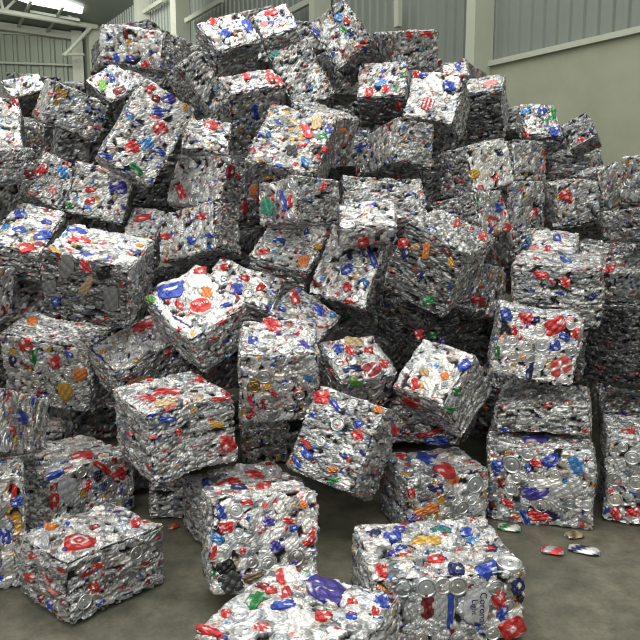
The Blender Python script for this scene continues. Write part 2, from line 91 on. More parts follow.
FILLS = [
[[-1.7528,5.0943,0.186],[0.6135,0.7719,0.1668,-0.7774,0.6275,-0.0443,-0.1388,-0.1024,0.985],[0.4752,0.3673,0.2421]],
[[-2.2068,6.5879,2.2954],[0.4636,0.8439,0.27,-0.8785,0.4774,0.0166,-0.1149,-0.2449,0.9627],[0.4698,0.3996,0.3857]],
[[1.2565,4.5784,0.4731],[0.669,-0.7412,-0.0556,0.6887,0.6463,-0.3288,0.2796,0.1817,0.9428],[0.4643,0.3601,0.3374]],
[[-2.1911,5.1166,0.9945],[0.9213,-0.3875,-0.0329,0.3832,0.8898,0.2479,-0.0668,-0.241,0.9682],[0.3447,0.3804,0.3603]],
[[-1.5473,5.9632,1.953],[0.7775,-0.5915,0.2135,0.6217,0.774,-0.12,-0.0942,0.226,0.9696],[0.5044,0.4216,0.3881]],
[[0.3289,4.9715,0.6318],[0.6982,0.7151,-0.0343,-0.7089,0.6839,-0.1727,-0.1001,0.1449,0.9844],[0.5369,0.4836,0.3754]],
[[0.1908,7.0704,2.9685],[0.482,0.8761,0.0118,-0.8761,0.4818,0.0149,0.0074,-0.0176,0.9998],[0.5098,0.4287,0.4009]],
[[-0.6652,5.5873,1.3532],[0.8436,0.5056,-0.1809,-0.5277,0.8429,-0.1051,0.0994,0.1841,0.9779],[0.4985,0.341,0.3274]],
[[1.0262,5.9891,1.8583],[0.9924,-0.1223,-0.0137,0.1231,0.9876,0.0975,0.0016,-0.0984,0.9951],[0.4627,0.4081,0.3432]],
[[-0.839,4.8765,0.6144],[0.6262,0.777,0.065,-0.7747,0.6294,-0.0611,-0.0883,-0.0121,0.996],[0.4234,0.4584,0.3041]],
[[-2.5594,6.0159,1.7545],[0.9746,0.2241,0.0066,-0.2211,0.9656,-0.137,-0.037,0.132,0.9906],[0.4194,0.4205,0.3758]],
[[1.9305,5.2253,0.372],[0.8633,-0.5047,-0.0042,0.4959,0.8498,-0.1784,0.0936,0.152,0.9839],[0.4649,0.4047,0.4053]],
[[0.2142,6.0619,2.1794],[0.8503,0.4314,0.3016,-0.4914,0.8559,0.1611,-0.1887,-0.2851,0.9397],[0.5047,0.3756,0.351]],
[[-2.0227,5.9287,1.4937],[0.9177,-0.3973,0.0055,0.397,0.9162,-0.0549,0.0168,0.0525,0.9985],[0.413,0.3416,0.3995]],
[[1.2601,5.4057,0.7466],[0.7242,0.6564,0.2113,-0.627,0.7544,-0.1943,-0.2869,0.0083,0.9579],[0.4122,0.3774,0.4135]],
[[-1.2784,5.8562,1.0726],[0.3933,-0.8984,-0.1954,0.8883,0.4261,-0.1711,0.237,-0.1063,0.9657],[0.3843,0.314,0.2605]],
[[1.2515,6.9056,2.3605],[0.8618,-0.5049,-0.049,0.4809,0.8438,-0.238,0.1615,0.1816,0.97],[0.496,0.3816,0.3019]],
[[-0.1046,7.2939,3.3548],[0.9506,-0.2905,-0.1089,0.3064,0.9344,0.1819,0.0489,-0.2062,0.9773],[0.516,0.3027,0.2745]],
[[2.6657,6.0191,0.7978],[0.8155,0.5784,0.0201,-0.5777,0.8156,-0.0333,-0.0356,0.0156,0.9992],[0.3312,0.4657,0.2932]],
[[-2.8265,7.0422,2.4163],[0.7566,-0.6287,0.1797,0.6537,0.7212,-0.2294,0.0146,0.2911,0.9566],[0.3237,0.3296,0.3054]],
[[-1.5601,7.2728,2.9404],[0.3991,-0.9096,0.1153,0.8684,0.4154,0.2708,-0.2943,-0.008,0.9557],[0.4588,0.3631,0.2849]],
[[0.298,7.7716,2.7525],[0.9602,-0.0683,-0.2707,0.0991,0.9899,0.1017,0.261,-0.1245,0.9573],[0.3405,0.3014,0.4066]],
[[-0.5695,7.8453,3.3585],[0.9993,-0.0109,-0.0369,0.02,0.9662,0.2571,0.0329,-0.2576,0.9657],[0.4202,0.4369,0.4033]],
[[1.8083,6.694,1.1291],[0.7578,-0.5761,0.3062,0.6028,0.7978,0.0091,-0.2495,0.1776,0.9519],[0.4363,0.3814,0.4088]],
[[1.0632,7.9014,3.1472],[0.9174,-0.3615,0.1662,0.3591,0.9322,0.0458,-0.1715,0.0176,0.985],[0.3395,0.3591,0.38]],
[[1.1783,5.0912,0.2075],[0.8795,0.4699,-0.0749,-0.473,0.8461,-0.2458,-0.0521,0.2516,0.9664],[0.3823,0.31,0.297]],
[[1.445,7.4446,2.9586],[0.7165,0.6949,-0.0614,-0.6401,0.6898,0.3383,0.2774,-0.2031,0.939],[0.3924,0.4747,0.2599]],
[[-1.8212,6.701,1.6457],[0.5959,-0.7617,-0.2544,0.8012,0.5853,0.1241,0.0544,-0.2778,0.9591],[0.3937,0.3331,0.352]],
[[2.3124,7.1198,2.2386],[0.7244,0.6461,-0.2403,-0.6765,0.7333,-0.0678,0.1324,0.2117,0.9683],[0.4312,0.3644,0.4157]],
[[-2.2565,6.6278,2.7082],[0.9997,0.0248,-0.0016,-0.0249,0.9979,-0.0593,0.0001,0.0593,0.9982],[0.3759,0.3464,0.2447]],
[[-0.6624,6.2121,1.5839],[0.9503,-0.0667,0.304,0.1244,0.9768,-0.1745,-0.2853,0.2037,0.9365],[0.4059,0.4479,0.3575]],
[[-2.3879,5.2157,0.3013],[0.5363,-0.7971,0.2775,0.8132,0.576,0.0832,-0.2262,0.181,0.9571],[0.5419,0.4202,0.3609]],
[[-1.8563,6.6523,3.0454],[0.8667,-0.4987,0.0098,0.4959,0.8636,0.0905,-0.0536,-0.0736,0.9958],[0.372,0.362,0.2493]],
[[-1.196,6.3785,2.396],[0.9606,-0.2644,0.0856,0.2311,0.931,0.2826,-0.1544,-0.2517,0.9554],[0.5438,0.3781,0.3246]],
[[-1.5126,5.0993,0.8366],[0.9928,0.0105,-0.1193,-0.0193,0.9971,-0.073,0.1182,0.0748,0.9902],[0.468,0.3369,0.4182]],
[[2.8509,6.7794,1.8074],[0.9827,0.0645,0.1738,-0.0385,0.9881,-0.1491,-0.1813,0.1398,0.9734],[0.3256,0.343,0.2666]],
[[0.6225,4.9828,0.1978],[0.9919,0.0905,-0.0896,-0.0843,0.9939,0.0715,0.0955,-0.0633,0.9934],[0.3817,0.3603,0.3084]],
[[-1.4706,6.3163,3.0857],[0.5446,-0.8228,0.1624,0.7932,0.5683,0.2187,-0.2723,0.0097,0.9622],[0.4393,0.3465,0.2434]],
[[0.3619,5.879,0.7111],[0.4022,-0.9112,-0.0892,0.9064,0.3825,0.1789,-0.1289,-0.1528,0.9798],[0.4585,0.3681,0.2836]],
[[-0.7316,6.7609,2.0071],[0.5006,0.8561,0.1281,-0.8197,0.5164,-0.2478,-0.2782,0.0191,0.9603],[0.4206,0.3872,0.3444]],
[[2.2448,5.6844,0.5948],[0.9255,0.3785,0.0108,-0.378,0.9253,-0.0296,-0.0212,0.0234,0.9995],[0.4396,0.3556,0.4026]],
[[0.5315,6.1531,1.1123],[0.9211,-0.347,0.1765,0.3229,0.9342,0.1514,-0.2174,-0.0824,0.9726],[0.3779,0.4388,0.3697]],
[[-0.6343,7.0262,3.4205],[0.958,-0.0936,-0.2711,0.0754,0.9942,-0.0768,0.2767,0.0532,0.9595],[0.4477,0.313,0.2535]],
[[2.0385,7.4842,2.5993],[0.981,0.091,0.1711,-0.1075,0.9901,0.0897,-0.1612,-0.1064,0.9812],[0.3039,0.3801,0.2482]],
[[-1.3773,7.0996,2.1681],[0.9992,0.0209,0.0331,-0.0227,0.9983,0.0529,-0.0319,-0.0536,0.9981],[0.4782,0.3349,0.3881]],
[[-2.0513,7.146,2.4973],[0.9235,-0.3292,-0.1969,0.3084,0.9424,-0.1295,0.2282,0.0588,0.9718],[0.3174,0.3585,0.2885]],
[[-1.7666,4.1577,0.2074],[0.4054,0.9125,0.0544,-0.914,0.4058,0.005,-0.0175,-0.0518,0.9985],[0.3022,0.3305,0.3235]],
[[-2.1993,6.1025,0.7709],[0.9752,0.1507,-0.1622,-0.1276,0.9813,0.1441,0.1808,-0.1198,0.9762],[0.3306,0.401,0.3061]],
[[2.3742,7.431,1.6166],[0.3775,-0.9221,-0.0848,0.8848,0.3862,-0.2607,0.2731,0.0234,0.9617],[0.479,0.3788,0.2833]],
[[0.0906,6.5896,1.9687],[0.8656,-0.4408,-0.2376,0.4809,0.8641,0.1486,0.1398,-0.2429,0.9599],[0.5171,0.3363,0.278]],
[[-2.4538,6.6799,1.8394],[0.956,-0.165,0.2424,0.156,0.9862,0.0559,-0.2483,-0.0156,0.9686],[0.5365,0.39,0.2523]],
[[-2.7141,5.8243,0.381],[0.6151,-0.6908,0.3801,0.7431,0.669,0.0133,-0.2635,0.2742,0.9249],[0.5401,0.329,0.2451]],
[[-3.2152,8.1799,3.0812],[0.8962,0.437,0.0764,-0.4295,0.8978,-0.0971,-0.1111,0.0542,0.9923],[0.4432,0.3899,0.242]],
[[-0.1954,5.4015,0.2464],[0.7265,0.6854,0.0497,-0.6591,0.7154,-0.2321,-0.1947,0.1359,0.9714],[0.4373,0.4988,0.319]],
[[-1.3077,6.4464,1.588],[0.5689,-0.8224,0.0074,0.8105,0.5591,-0.1746,0.1395,0.1054,0.9846],[0.4556,0.3766,0.3587]],
[[0.0963,5.7329,1.4714],[0.9733,0.2038,-0.1053,-0.2211,0.9557,-0.1944,0.061,0.2125,0.9753],[0.3642,0.3941,0.2672]],
[[-0.9643,4.5217,0.2111],[0.9838,-0.0514,-0.1715,0.0628,0.9961,0.062,0.1677,-0.0718,0.9832],[0.4083,0.4898,0.2935]],
[[-2.6857,6.3282,1.3612],[0.4141,-0.8964,0.158,0.9099,0.4123,-0.0458,-0.0241,0.1628,0.9864],[0.5347,0.3932,0.3232]],
[[-2.7544,5.0152,0.7628],[0.8689,0.448,-0.2105,-0.4749,0.8744,-0.0994,0.1395,0.1864,0.9725],[0.5201,0.3509,0.2991]],
[[2.7872,5.6041,1.313],[0.8981,-0.4123,-0.1532,0.4154,0.9095,-0.0128,0.1446,-0.0521,0.9881],[0.4389,0.4063,0.4007]],
[[0.2496,4.4624,0.1778],[0.9985,0.0542,-0.0061,-0.054,0.9982,0.0249,0.0075,-0.0246,0.9997],[0.3988,0.4778,0.2961]],
[[-2.1648,6.7068,1.1185],[0.8168,0.5601,0.1384,-0.5385,0.8262,-0.1654,-0.207,0.0606,0.9765],[0.4591,0.4212,0.298]],
[[-3.1514,6.6581,1.6449],[0.9747,0.1901,-0.1172,-0.201,0.9755,-0.0894,0.0973,0.1107,0.9891],[0.4359,0.4998,0.3922]],
[[0.7823,6.6663,1.7186],[0.9465,-0.1871,0.2629,0.2119,0.9748,-0.0692,-0.2433,0.1212,0.9623],[0.4415,0.3468,0.3637]],
[[-0.2283,5.5388,1.8241],[0.8468,-0.5276,-0.0675,0.5023,0.835,-0.2247,0.1749,0.1563,0.9721],[0.3824,0.3415,0.3071]],
[[-1.1533,5.1453,0.2214],[0.8976,-0.4392,0.0359,0.4366,0.8751,-0.2088,0.0603,0.2031,0.9773],[0.492,0.3895,0.3112]],
[[1.6945,5.9514,0.3175],[0.982,-0.1869,-0.0286,0.1775,0.9632,-0.2016,0.0653,0.1929,0.979],[0.472,0.4339,0.3018]],
[[1.1305,6.2284,1.2841],[0.3552,0.9141,-0.1957,-0.9284,0.3694,0.0405,0.1093,0.1673,0.9798],[0.3909,0.4012,0.3467]],
[[-2.107,3.5944,0.9129],[0.5008,-0.8651,-0.0279,0.865,0.5014,-0.0203,0.0315,-0.0139,0.9994],[0.4269,0.4903,0.3044]],
[[0.7122,6.4394,2.3086],[0.9833,-0.1709,-0.063,0.1649,0.9821,-0.091,0.0774,0.0791,0.9939],[0.3971,0.4104,0.295]],
[[-3.3422,7.8566,2.5557],[0.7202,0.6912,-0.0592,-0.6936,0.7193,-0.0398,0.015,0.0697,0.9975],[0.3823,0.3646,0.3371]],
[[-1.0322,6.8425,2.9915],[0.8864,-0.4616,0.033,0.4513,0.878,0.1594,-0.1026,-0.1264,0.9867],[0.3677,0.3918,0.3517]],
[[-0.3448,5.3724,0.9453],[0.4718,0.8799,-0.0566,-0.879,0.4744,0.0486,0.0696,0.0268,0.9972],[0.4975,0.4108,0.4198]],
[[-2.0392,6.8238,0.721],[0.3592,0.9218,0.1457,-0.917,0.3776,-0.1285,-0.1734,-0.0875,0.981],[0.5248,0.3974,0.3628]],
[[-2.5643,4.9014,1.4064],[0.9409,-0.3357,0.044,0.3385,0.9317,-0.1313,0.0031,0.1385,0.9904],[0.4501,0.3402,0.3129]],
[[1.7706,7.2584,2.211],[0.3978,-0.8943,0.2048,0.9157,0.4009,-0.0282,-0.0569,0.1987,0.9784],[0.4285,0.3782,0.3041]],
[[-1.5559,7.8128,2.6426],[0.9518,0.2767,-0.132,-0.2476,0.9477,0.2012,0.1808,-0.1588,0.9706],[0.4476,0.4251,0.2869]],
[[-1.0524,6.4579,1.1147],[0.9989,0.0464,0.0107,-0.0427,0.9722,-0.2302,-0.0211,0.2295,0.9731],[0.369,0.3911,0.3929]],
[[1.9817,5.9936,1.1505],[0.9652,-0.2563,-0.0514,0.2614,0.9463,0.1904,-0.0002,-0.1972,0.9804],[0.4737,0.3937,0.3269]],
[[-0.3439,6.7472,2.3625],[0.9664,0.2422,0.0864,-0.2269,0.9612,-0.1568,-0.121,0.1319,0.9839],[0.403,0.4385,0.3176]],
[[3.0783,6.3716,0.9049],[0.7273,0.6238,0.2862,-0.6535,0.7569,0.0108,-0.2099,-0.1949,0.9581],[0.5363,0.3924,0.406]],
[[0.8318,8.636,3.1007],[0.9602,-0.2525,-0.1195,0.2709,0.9461,0.1777,0.0682,-0.203,0.9768],[0.4106,0.3719,0.3547]],
[[-1.9867,7.4175,2.1346],[0.9438,-0.2611,-0.2028,0.2527,0.9652,-0.0671,0.2133,0.0121,0.9769],[0.4178,0.3423,0.4169]],
[[-0.9178,4.9446,1.0155],[0.9753,0.2133,-0.0571,-0.2073,0.9735,0.0967,0.0762,-0.0825,0.9937],[0.3778,0.3891,0.305]],
[[1.64,5.0556,0.8836],[0.7485,-0.6628,0.0193,0.6555,0.744,0.1293,-0.1,-0.0841,0.9914],[0.4273,0.3888,0.2811]],
[[1.8553,6.8218,1.8429],[0.8636,0.4976,-0.0813,-0.4509,0.8344,0.317,0.2256,-0.2371,0.9449],[0.4623,0.3438,0.336]],
[[-1.9313,7.2102,1.3214],[0.9073,0.3704,0.1992,-0.3418,0.9254,-0.1641,-0.2451,0.0808,0.9661],[0.383,0.4034,0.3073]],
[[1.1535,6.8866,0.9216],[0.9914,0.0838,-0.1002,-0.0651,0.9821,0.1768,0.1132,-0.1687,0.9791],[0.3808,0.3749,0.3707]],
[[0.197,7.1807,2.3935],[0.9715,-0.2116,-0.1063,0.2242,0.9665,0.1252,0.0763,-0.1455,0.9864],[0.4741,0.3414,0.3239]],
[[-1.4085,5.566,0.2128],[0.8509,-0.5208,-0.0692,0.5209,0.8534,-0.0179,0.0684,-0.0209,0.9974],[0.4414,0.3635,0.3587]],
[[0.7749,4.5503,0.6096],[0.8738,0.4847,0.0387,-0.4814,0.8735,-0.0721,-0.0687,0.0444,0.9966],[0.2839,0.2576,0.2093]],
[[-0.6882,5.2719,0.1403],[0.5252,0.8487,0.0624,-0.8496,0.5271,-0.0182,-0.0484,-0.0435,0.9979],[0.2242,0.2817,0.2279]],
[[2.389,6.5675,0.8359],[0.943,-0.3133,0.1126,0.2834,0.9329,0.2222,-0.1746,-0.1776,0.9685],[0.3572,0.3243,0.2747]],
[[-1.6366,6.6935,2.3347],[0.9291,-0.3686,0.0285,0.3689,0.9295,-0.0041,-0.025,0.0143,0.9996],[0.3708,0.2716,0.257]],
[[-2.418,5.4855,0.722],[0.7839,0.5474,-0.293,-0.5899,0.8038,-0.0765,0.1937,0.2328,0.953],[0.29,0.3577,0.2159]],
[[2.8786,5.8799,1.6988],[0.9814,-0.0974,-0.1656,0.1241,0.9794,0.1596,0.1466,-0.1771,0.9732],[0.2843,0.3067,0.2497]],
[[-0.8353,7.3575,3.0487],[0.9588,-0.2718,0.0819,0.2504,0.9456,0.2077,-0.1339,-0.1786,0.9748],[0.3303,0.3027,0.2961]],
[[2.5737,6.7319,1.4326],[0.5956,-0.7876,-0.1578,0.765,0.6161,-0.1878,0.2451,-0.0088,0.9695],[0.3718,0.4323,0.2602]],
[[-0.421,6.2882,2.0209],[0.999,-0.0276,0.0342,0.033,0.985,-0.1692,-0.0291,0.1701,0.985],[0.3684,0.412,0.2955]],
[[2.4669,5.2761,0.1342],[0.7721,0.6327,-0.0596,-0.635,0.7719,-0.0305,0.0267,0.0614,0.9978],[0.23,0.2727,0.2161]],
[[0.9399,5.5165,1.5027],[0.8273,-0.5595,-0.0498,0.5532,0.7963,0.2447,-0.0973,-0.23,0.9683],[0.3037,0.2799,0.2826]],
[[-0.3392,4.5927,0.6651],[0.918,-0.3596,0.1671,0.3473,0.9325,0.0987,-0.1913,-0.0325,0.981],[0.295,0.2608,0.2002]],
[[1.7795,6.1741,1.538],[0.6815,-0.7274,-0.08,0.7174,0.6424,0.2695,-0.1446,-0.2411,0.9597],[0.3479,0.2706,0.2572]],
[[0.8688,6.5301,2.6343],[0.9236,-0.3193,0.2121,0.3302,0.9437,-0.0172,-0.1947,0.086,0.9771],[0.2977,0.278,0.1946]],
[[-0.1963,6.8816,2.9196],[0.8859,-0.4425,-0.1389,0.426,0.8948,-0.1339,0.1835,0.0595,0.9812],[0.3014,0.3004,0.2466]],
[[0.0699,5.0089,0.1733],[0.4305,-0.8685,-0.2457,0.8977,0.4402,0.0169,0.0934,-0.2278,0.9692],[0.2812,0.2526,0.2401]],
[[2.8158,6.3191,1.5398],[0.493,-0.8535,0.1686,0.8687,0.4935,-0.042,-0.0474,0.1672,0.9848],[0.2928,0.3019,0.2142]],
[[-2.0097,6.2525,1.9502],[0.8909,-0.4002,0.2148,0.4062,0.9136,0.0171,-0.2031,0.0721,0.9765],[0.2369,0.2536,0.2352]],
[[0.8195,5.2199,0.577],[0.8539,-0.5017,-0.138,0.5032,0.8637,-0.0263,0.1324,-0.047,0.9901],[0.3269,0.3485,0.2545]],
[[0.9601,5.9124,0.7572],[0.7112,-0.6349,0.3019,0.6778,0.7332,-0.0548,-0.1866,0.2436,0.9518],[0.3259,0.3698,0.2884]],
[[-0.0069,4.0126,0.2693],[0.6383,0.7697,-0.0131,-0.7411,0.619,0.2598,0.2081,-0.1561,0.9656],[0.3274,0.2404,0.1907]],
[[-0.1678,6.2126,1.5023],[0.8735,-0.4841,-0.052,0.4867,0.8707,0.07,0.0114,-0.0865,0.9962],[0.3257,0.2492,0.2769]],
[[0.1722,6.0598,1.7971],[0.9196,-0.3915,0.0326,0.3902,0.9198,0.0402,-0.0457,-0.0243,0.9987],[0.3561,0.2443,0.2059]],
[[0.6673,7.0861,1.9805],[0.6548,-0.7534,0.0596,0.7307,0.6109,-0.3049,0.1933,0.2432,0.9505],[0.2919,0.2212,0.2161]],
[[-2.6262,5.3332,1.7645],[0.9696,-0.1987,0.143,0.1959,0.9801,0.0334,-0.1468,-0.0044,0.9892],[0.2431,0.2817,0.2363]],
[[-0.1401,7.4828,2.7291],[0.6907,0.7228,-0.0245,-0.7137,0.6867,0.1379,0.1165,-0.0778,0.9901],[0.3846,0.3358,0.2488]],
[[1.6134,4.7178,0.1935],[0.9312,-0.3059,-0.1982,0.3162,0.9485,0.0218,0.1813,-0.083,0.9799],[0.2963,0.2376,0.1881]],
[[-2.6139,7.2231,1.9804],[0.8174,0.5748,-0.0387,-0.5725,0.818,0.0562,0.0639,-0.0238,0.9977],[0.4423,0.4434,0.3617]],
[[0.135,5.2924,1.1597],[0.8573,-0.5144,-0.0223,0.5045,0.8479,-0.163,0.1027,0.1284,0.9864],[0.2442,0.2631,0.2389]],
[[-2.068,7.1375,2.841],[0.6122,0.7892,0.0485,-0.7907,0.6113,0.0329,-0.0037,-0.0585,0.9983],[0.3478,0.2518,0.2279]],
[[2.4157,7.0727,0.6959],[0.548,0.8318,0.0884,-0.8311,0.5295,0.17,0.0946,-0.1666,0.9815],[0.3675,0.3733,0.3426]],
[[-0.6759,4.1088,0.3056],[0.9913,-0.0995,-0.086,0.1023,0.9944,0.0279,0.0827,-0.0365,0.9959],[0.245,0.2193,0.2363]],
[[-0.2585,5.9398,1.1651],[0.9706,0.2369,-0.0422,-0.2227,0.9508,0.2153,0.0911,-0.1996,0.9756],[0.3418,0.3608,0.3323]],
[[-0.4862,6.7238,2.76],[0.4289,0.8923,-0.1408,-0.8823,0.4472,0.1471,0.1942,0.0611,0.9791],[0.3439,0.277,0.2379]],
[[-1.0804,4.052,0.1725],[0.8766,-0.4459,0.1807,0.4682,0.8771,-0.107,-0.1108,0.1784,0.9777],[0.2607,0.2206,0.2523]],
[[-1.9666,5.6456,1.0641],[0.9367,0.3501,-0.0024,-0.3498,0.9357,-0.0466,-0.014,0.0445,0.9989],[0.3445,0.3162,0.2689]],
[[2.0953,7.9053,2.3777],[0.9745,-0.0532,0.218,0.0674,0.996,-0.0581,-0.214,0.0713,0.9742],[0.3052,0.3296,0.2632]],
[[-1.0359,6.0788,1.9159],[0.9028,-0.363,0.2305,0.3777,0.9257,-0.0213,-0.2057,0.1063,0.9728],[0.2965,0.3669,0.3246]],
[[-2.8515,7.8574,2.8016],[0.5749,-0.8175,-0.0346,0.8176,0.5723,0.0628,-0.0315,-0.0644,0.9974],[0.2996,0.2303,0.2562]],
[[2.0882,6.5796,0.3393],[0.5213,-0.8532,0.0152,0.8525,0.5215,0.0348,-0.0377,-0.0052,0.9993],[0.4143,0.3903,0.3092]],
[[0.6372,7.3634,2.5161],[0.9828,-0.112,0.1465,0.1249,0.9888,-0.0821,-0.1357,0.099,0.9858],[0.2844,0.31,0.2919]],
[[-1.0123,6.7155,2.6581],[0.4066,-0.8922,0.1967,0.9027,0.4255,0.0641,-0.1409,0.1515,0.9784],[0.3328,0.2468,0.1903]],
[[-1.8157,6.8048,2.6483],[0.5578,0.8288,-0.0441,-0.8189,0.5583,0.133,0.1349,-0.0381,0.9901],[0.2959,0.3136,0.2729]],
[[2.3485,6.8996,1.8156],[0.7998,-0.6002,-0.0092,0.5985,0.7986,-0.0636,0.0455,0.0454,0.9979],[0.2402,0.2629,0.2049]],
[[0.5384,6.7547,2.6057],[0.8105,0.5641,-0.1574,-0.5808,0.8088,-0.092,0.0754,0.166,0.9832],[0.2408,0.2949,0.186]]]
N_SEEN = 56    # the first of these show in the gaps
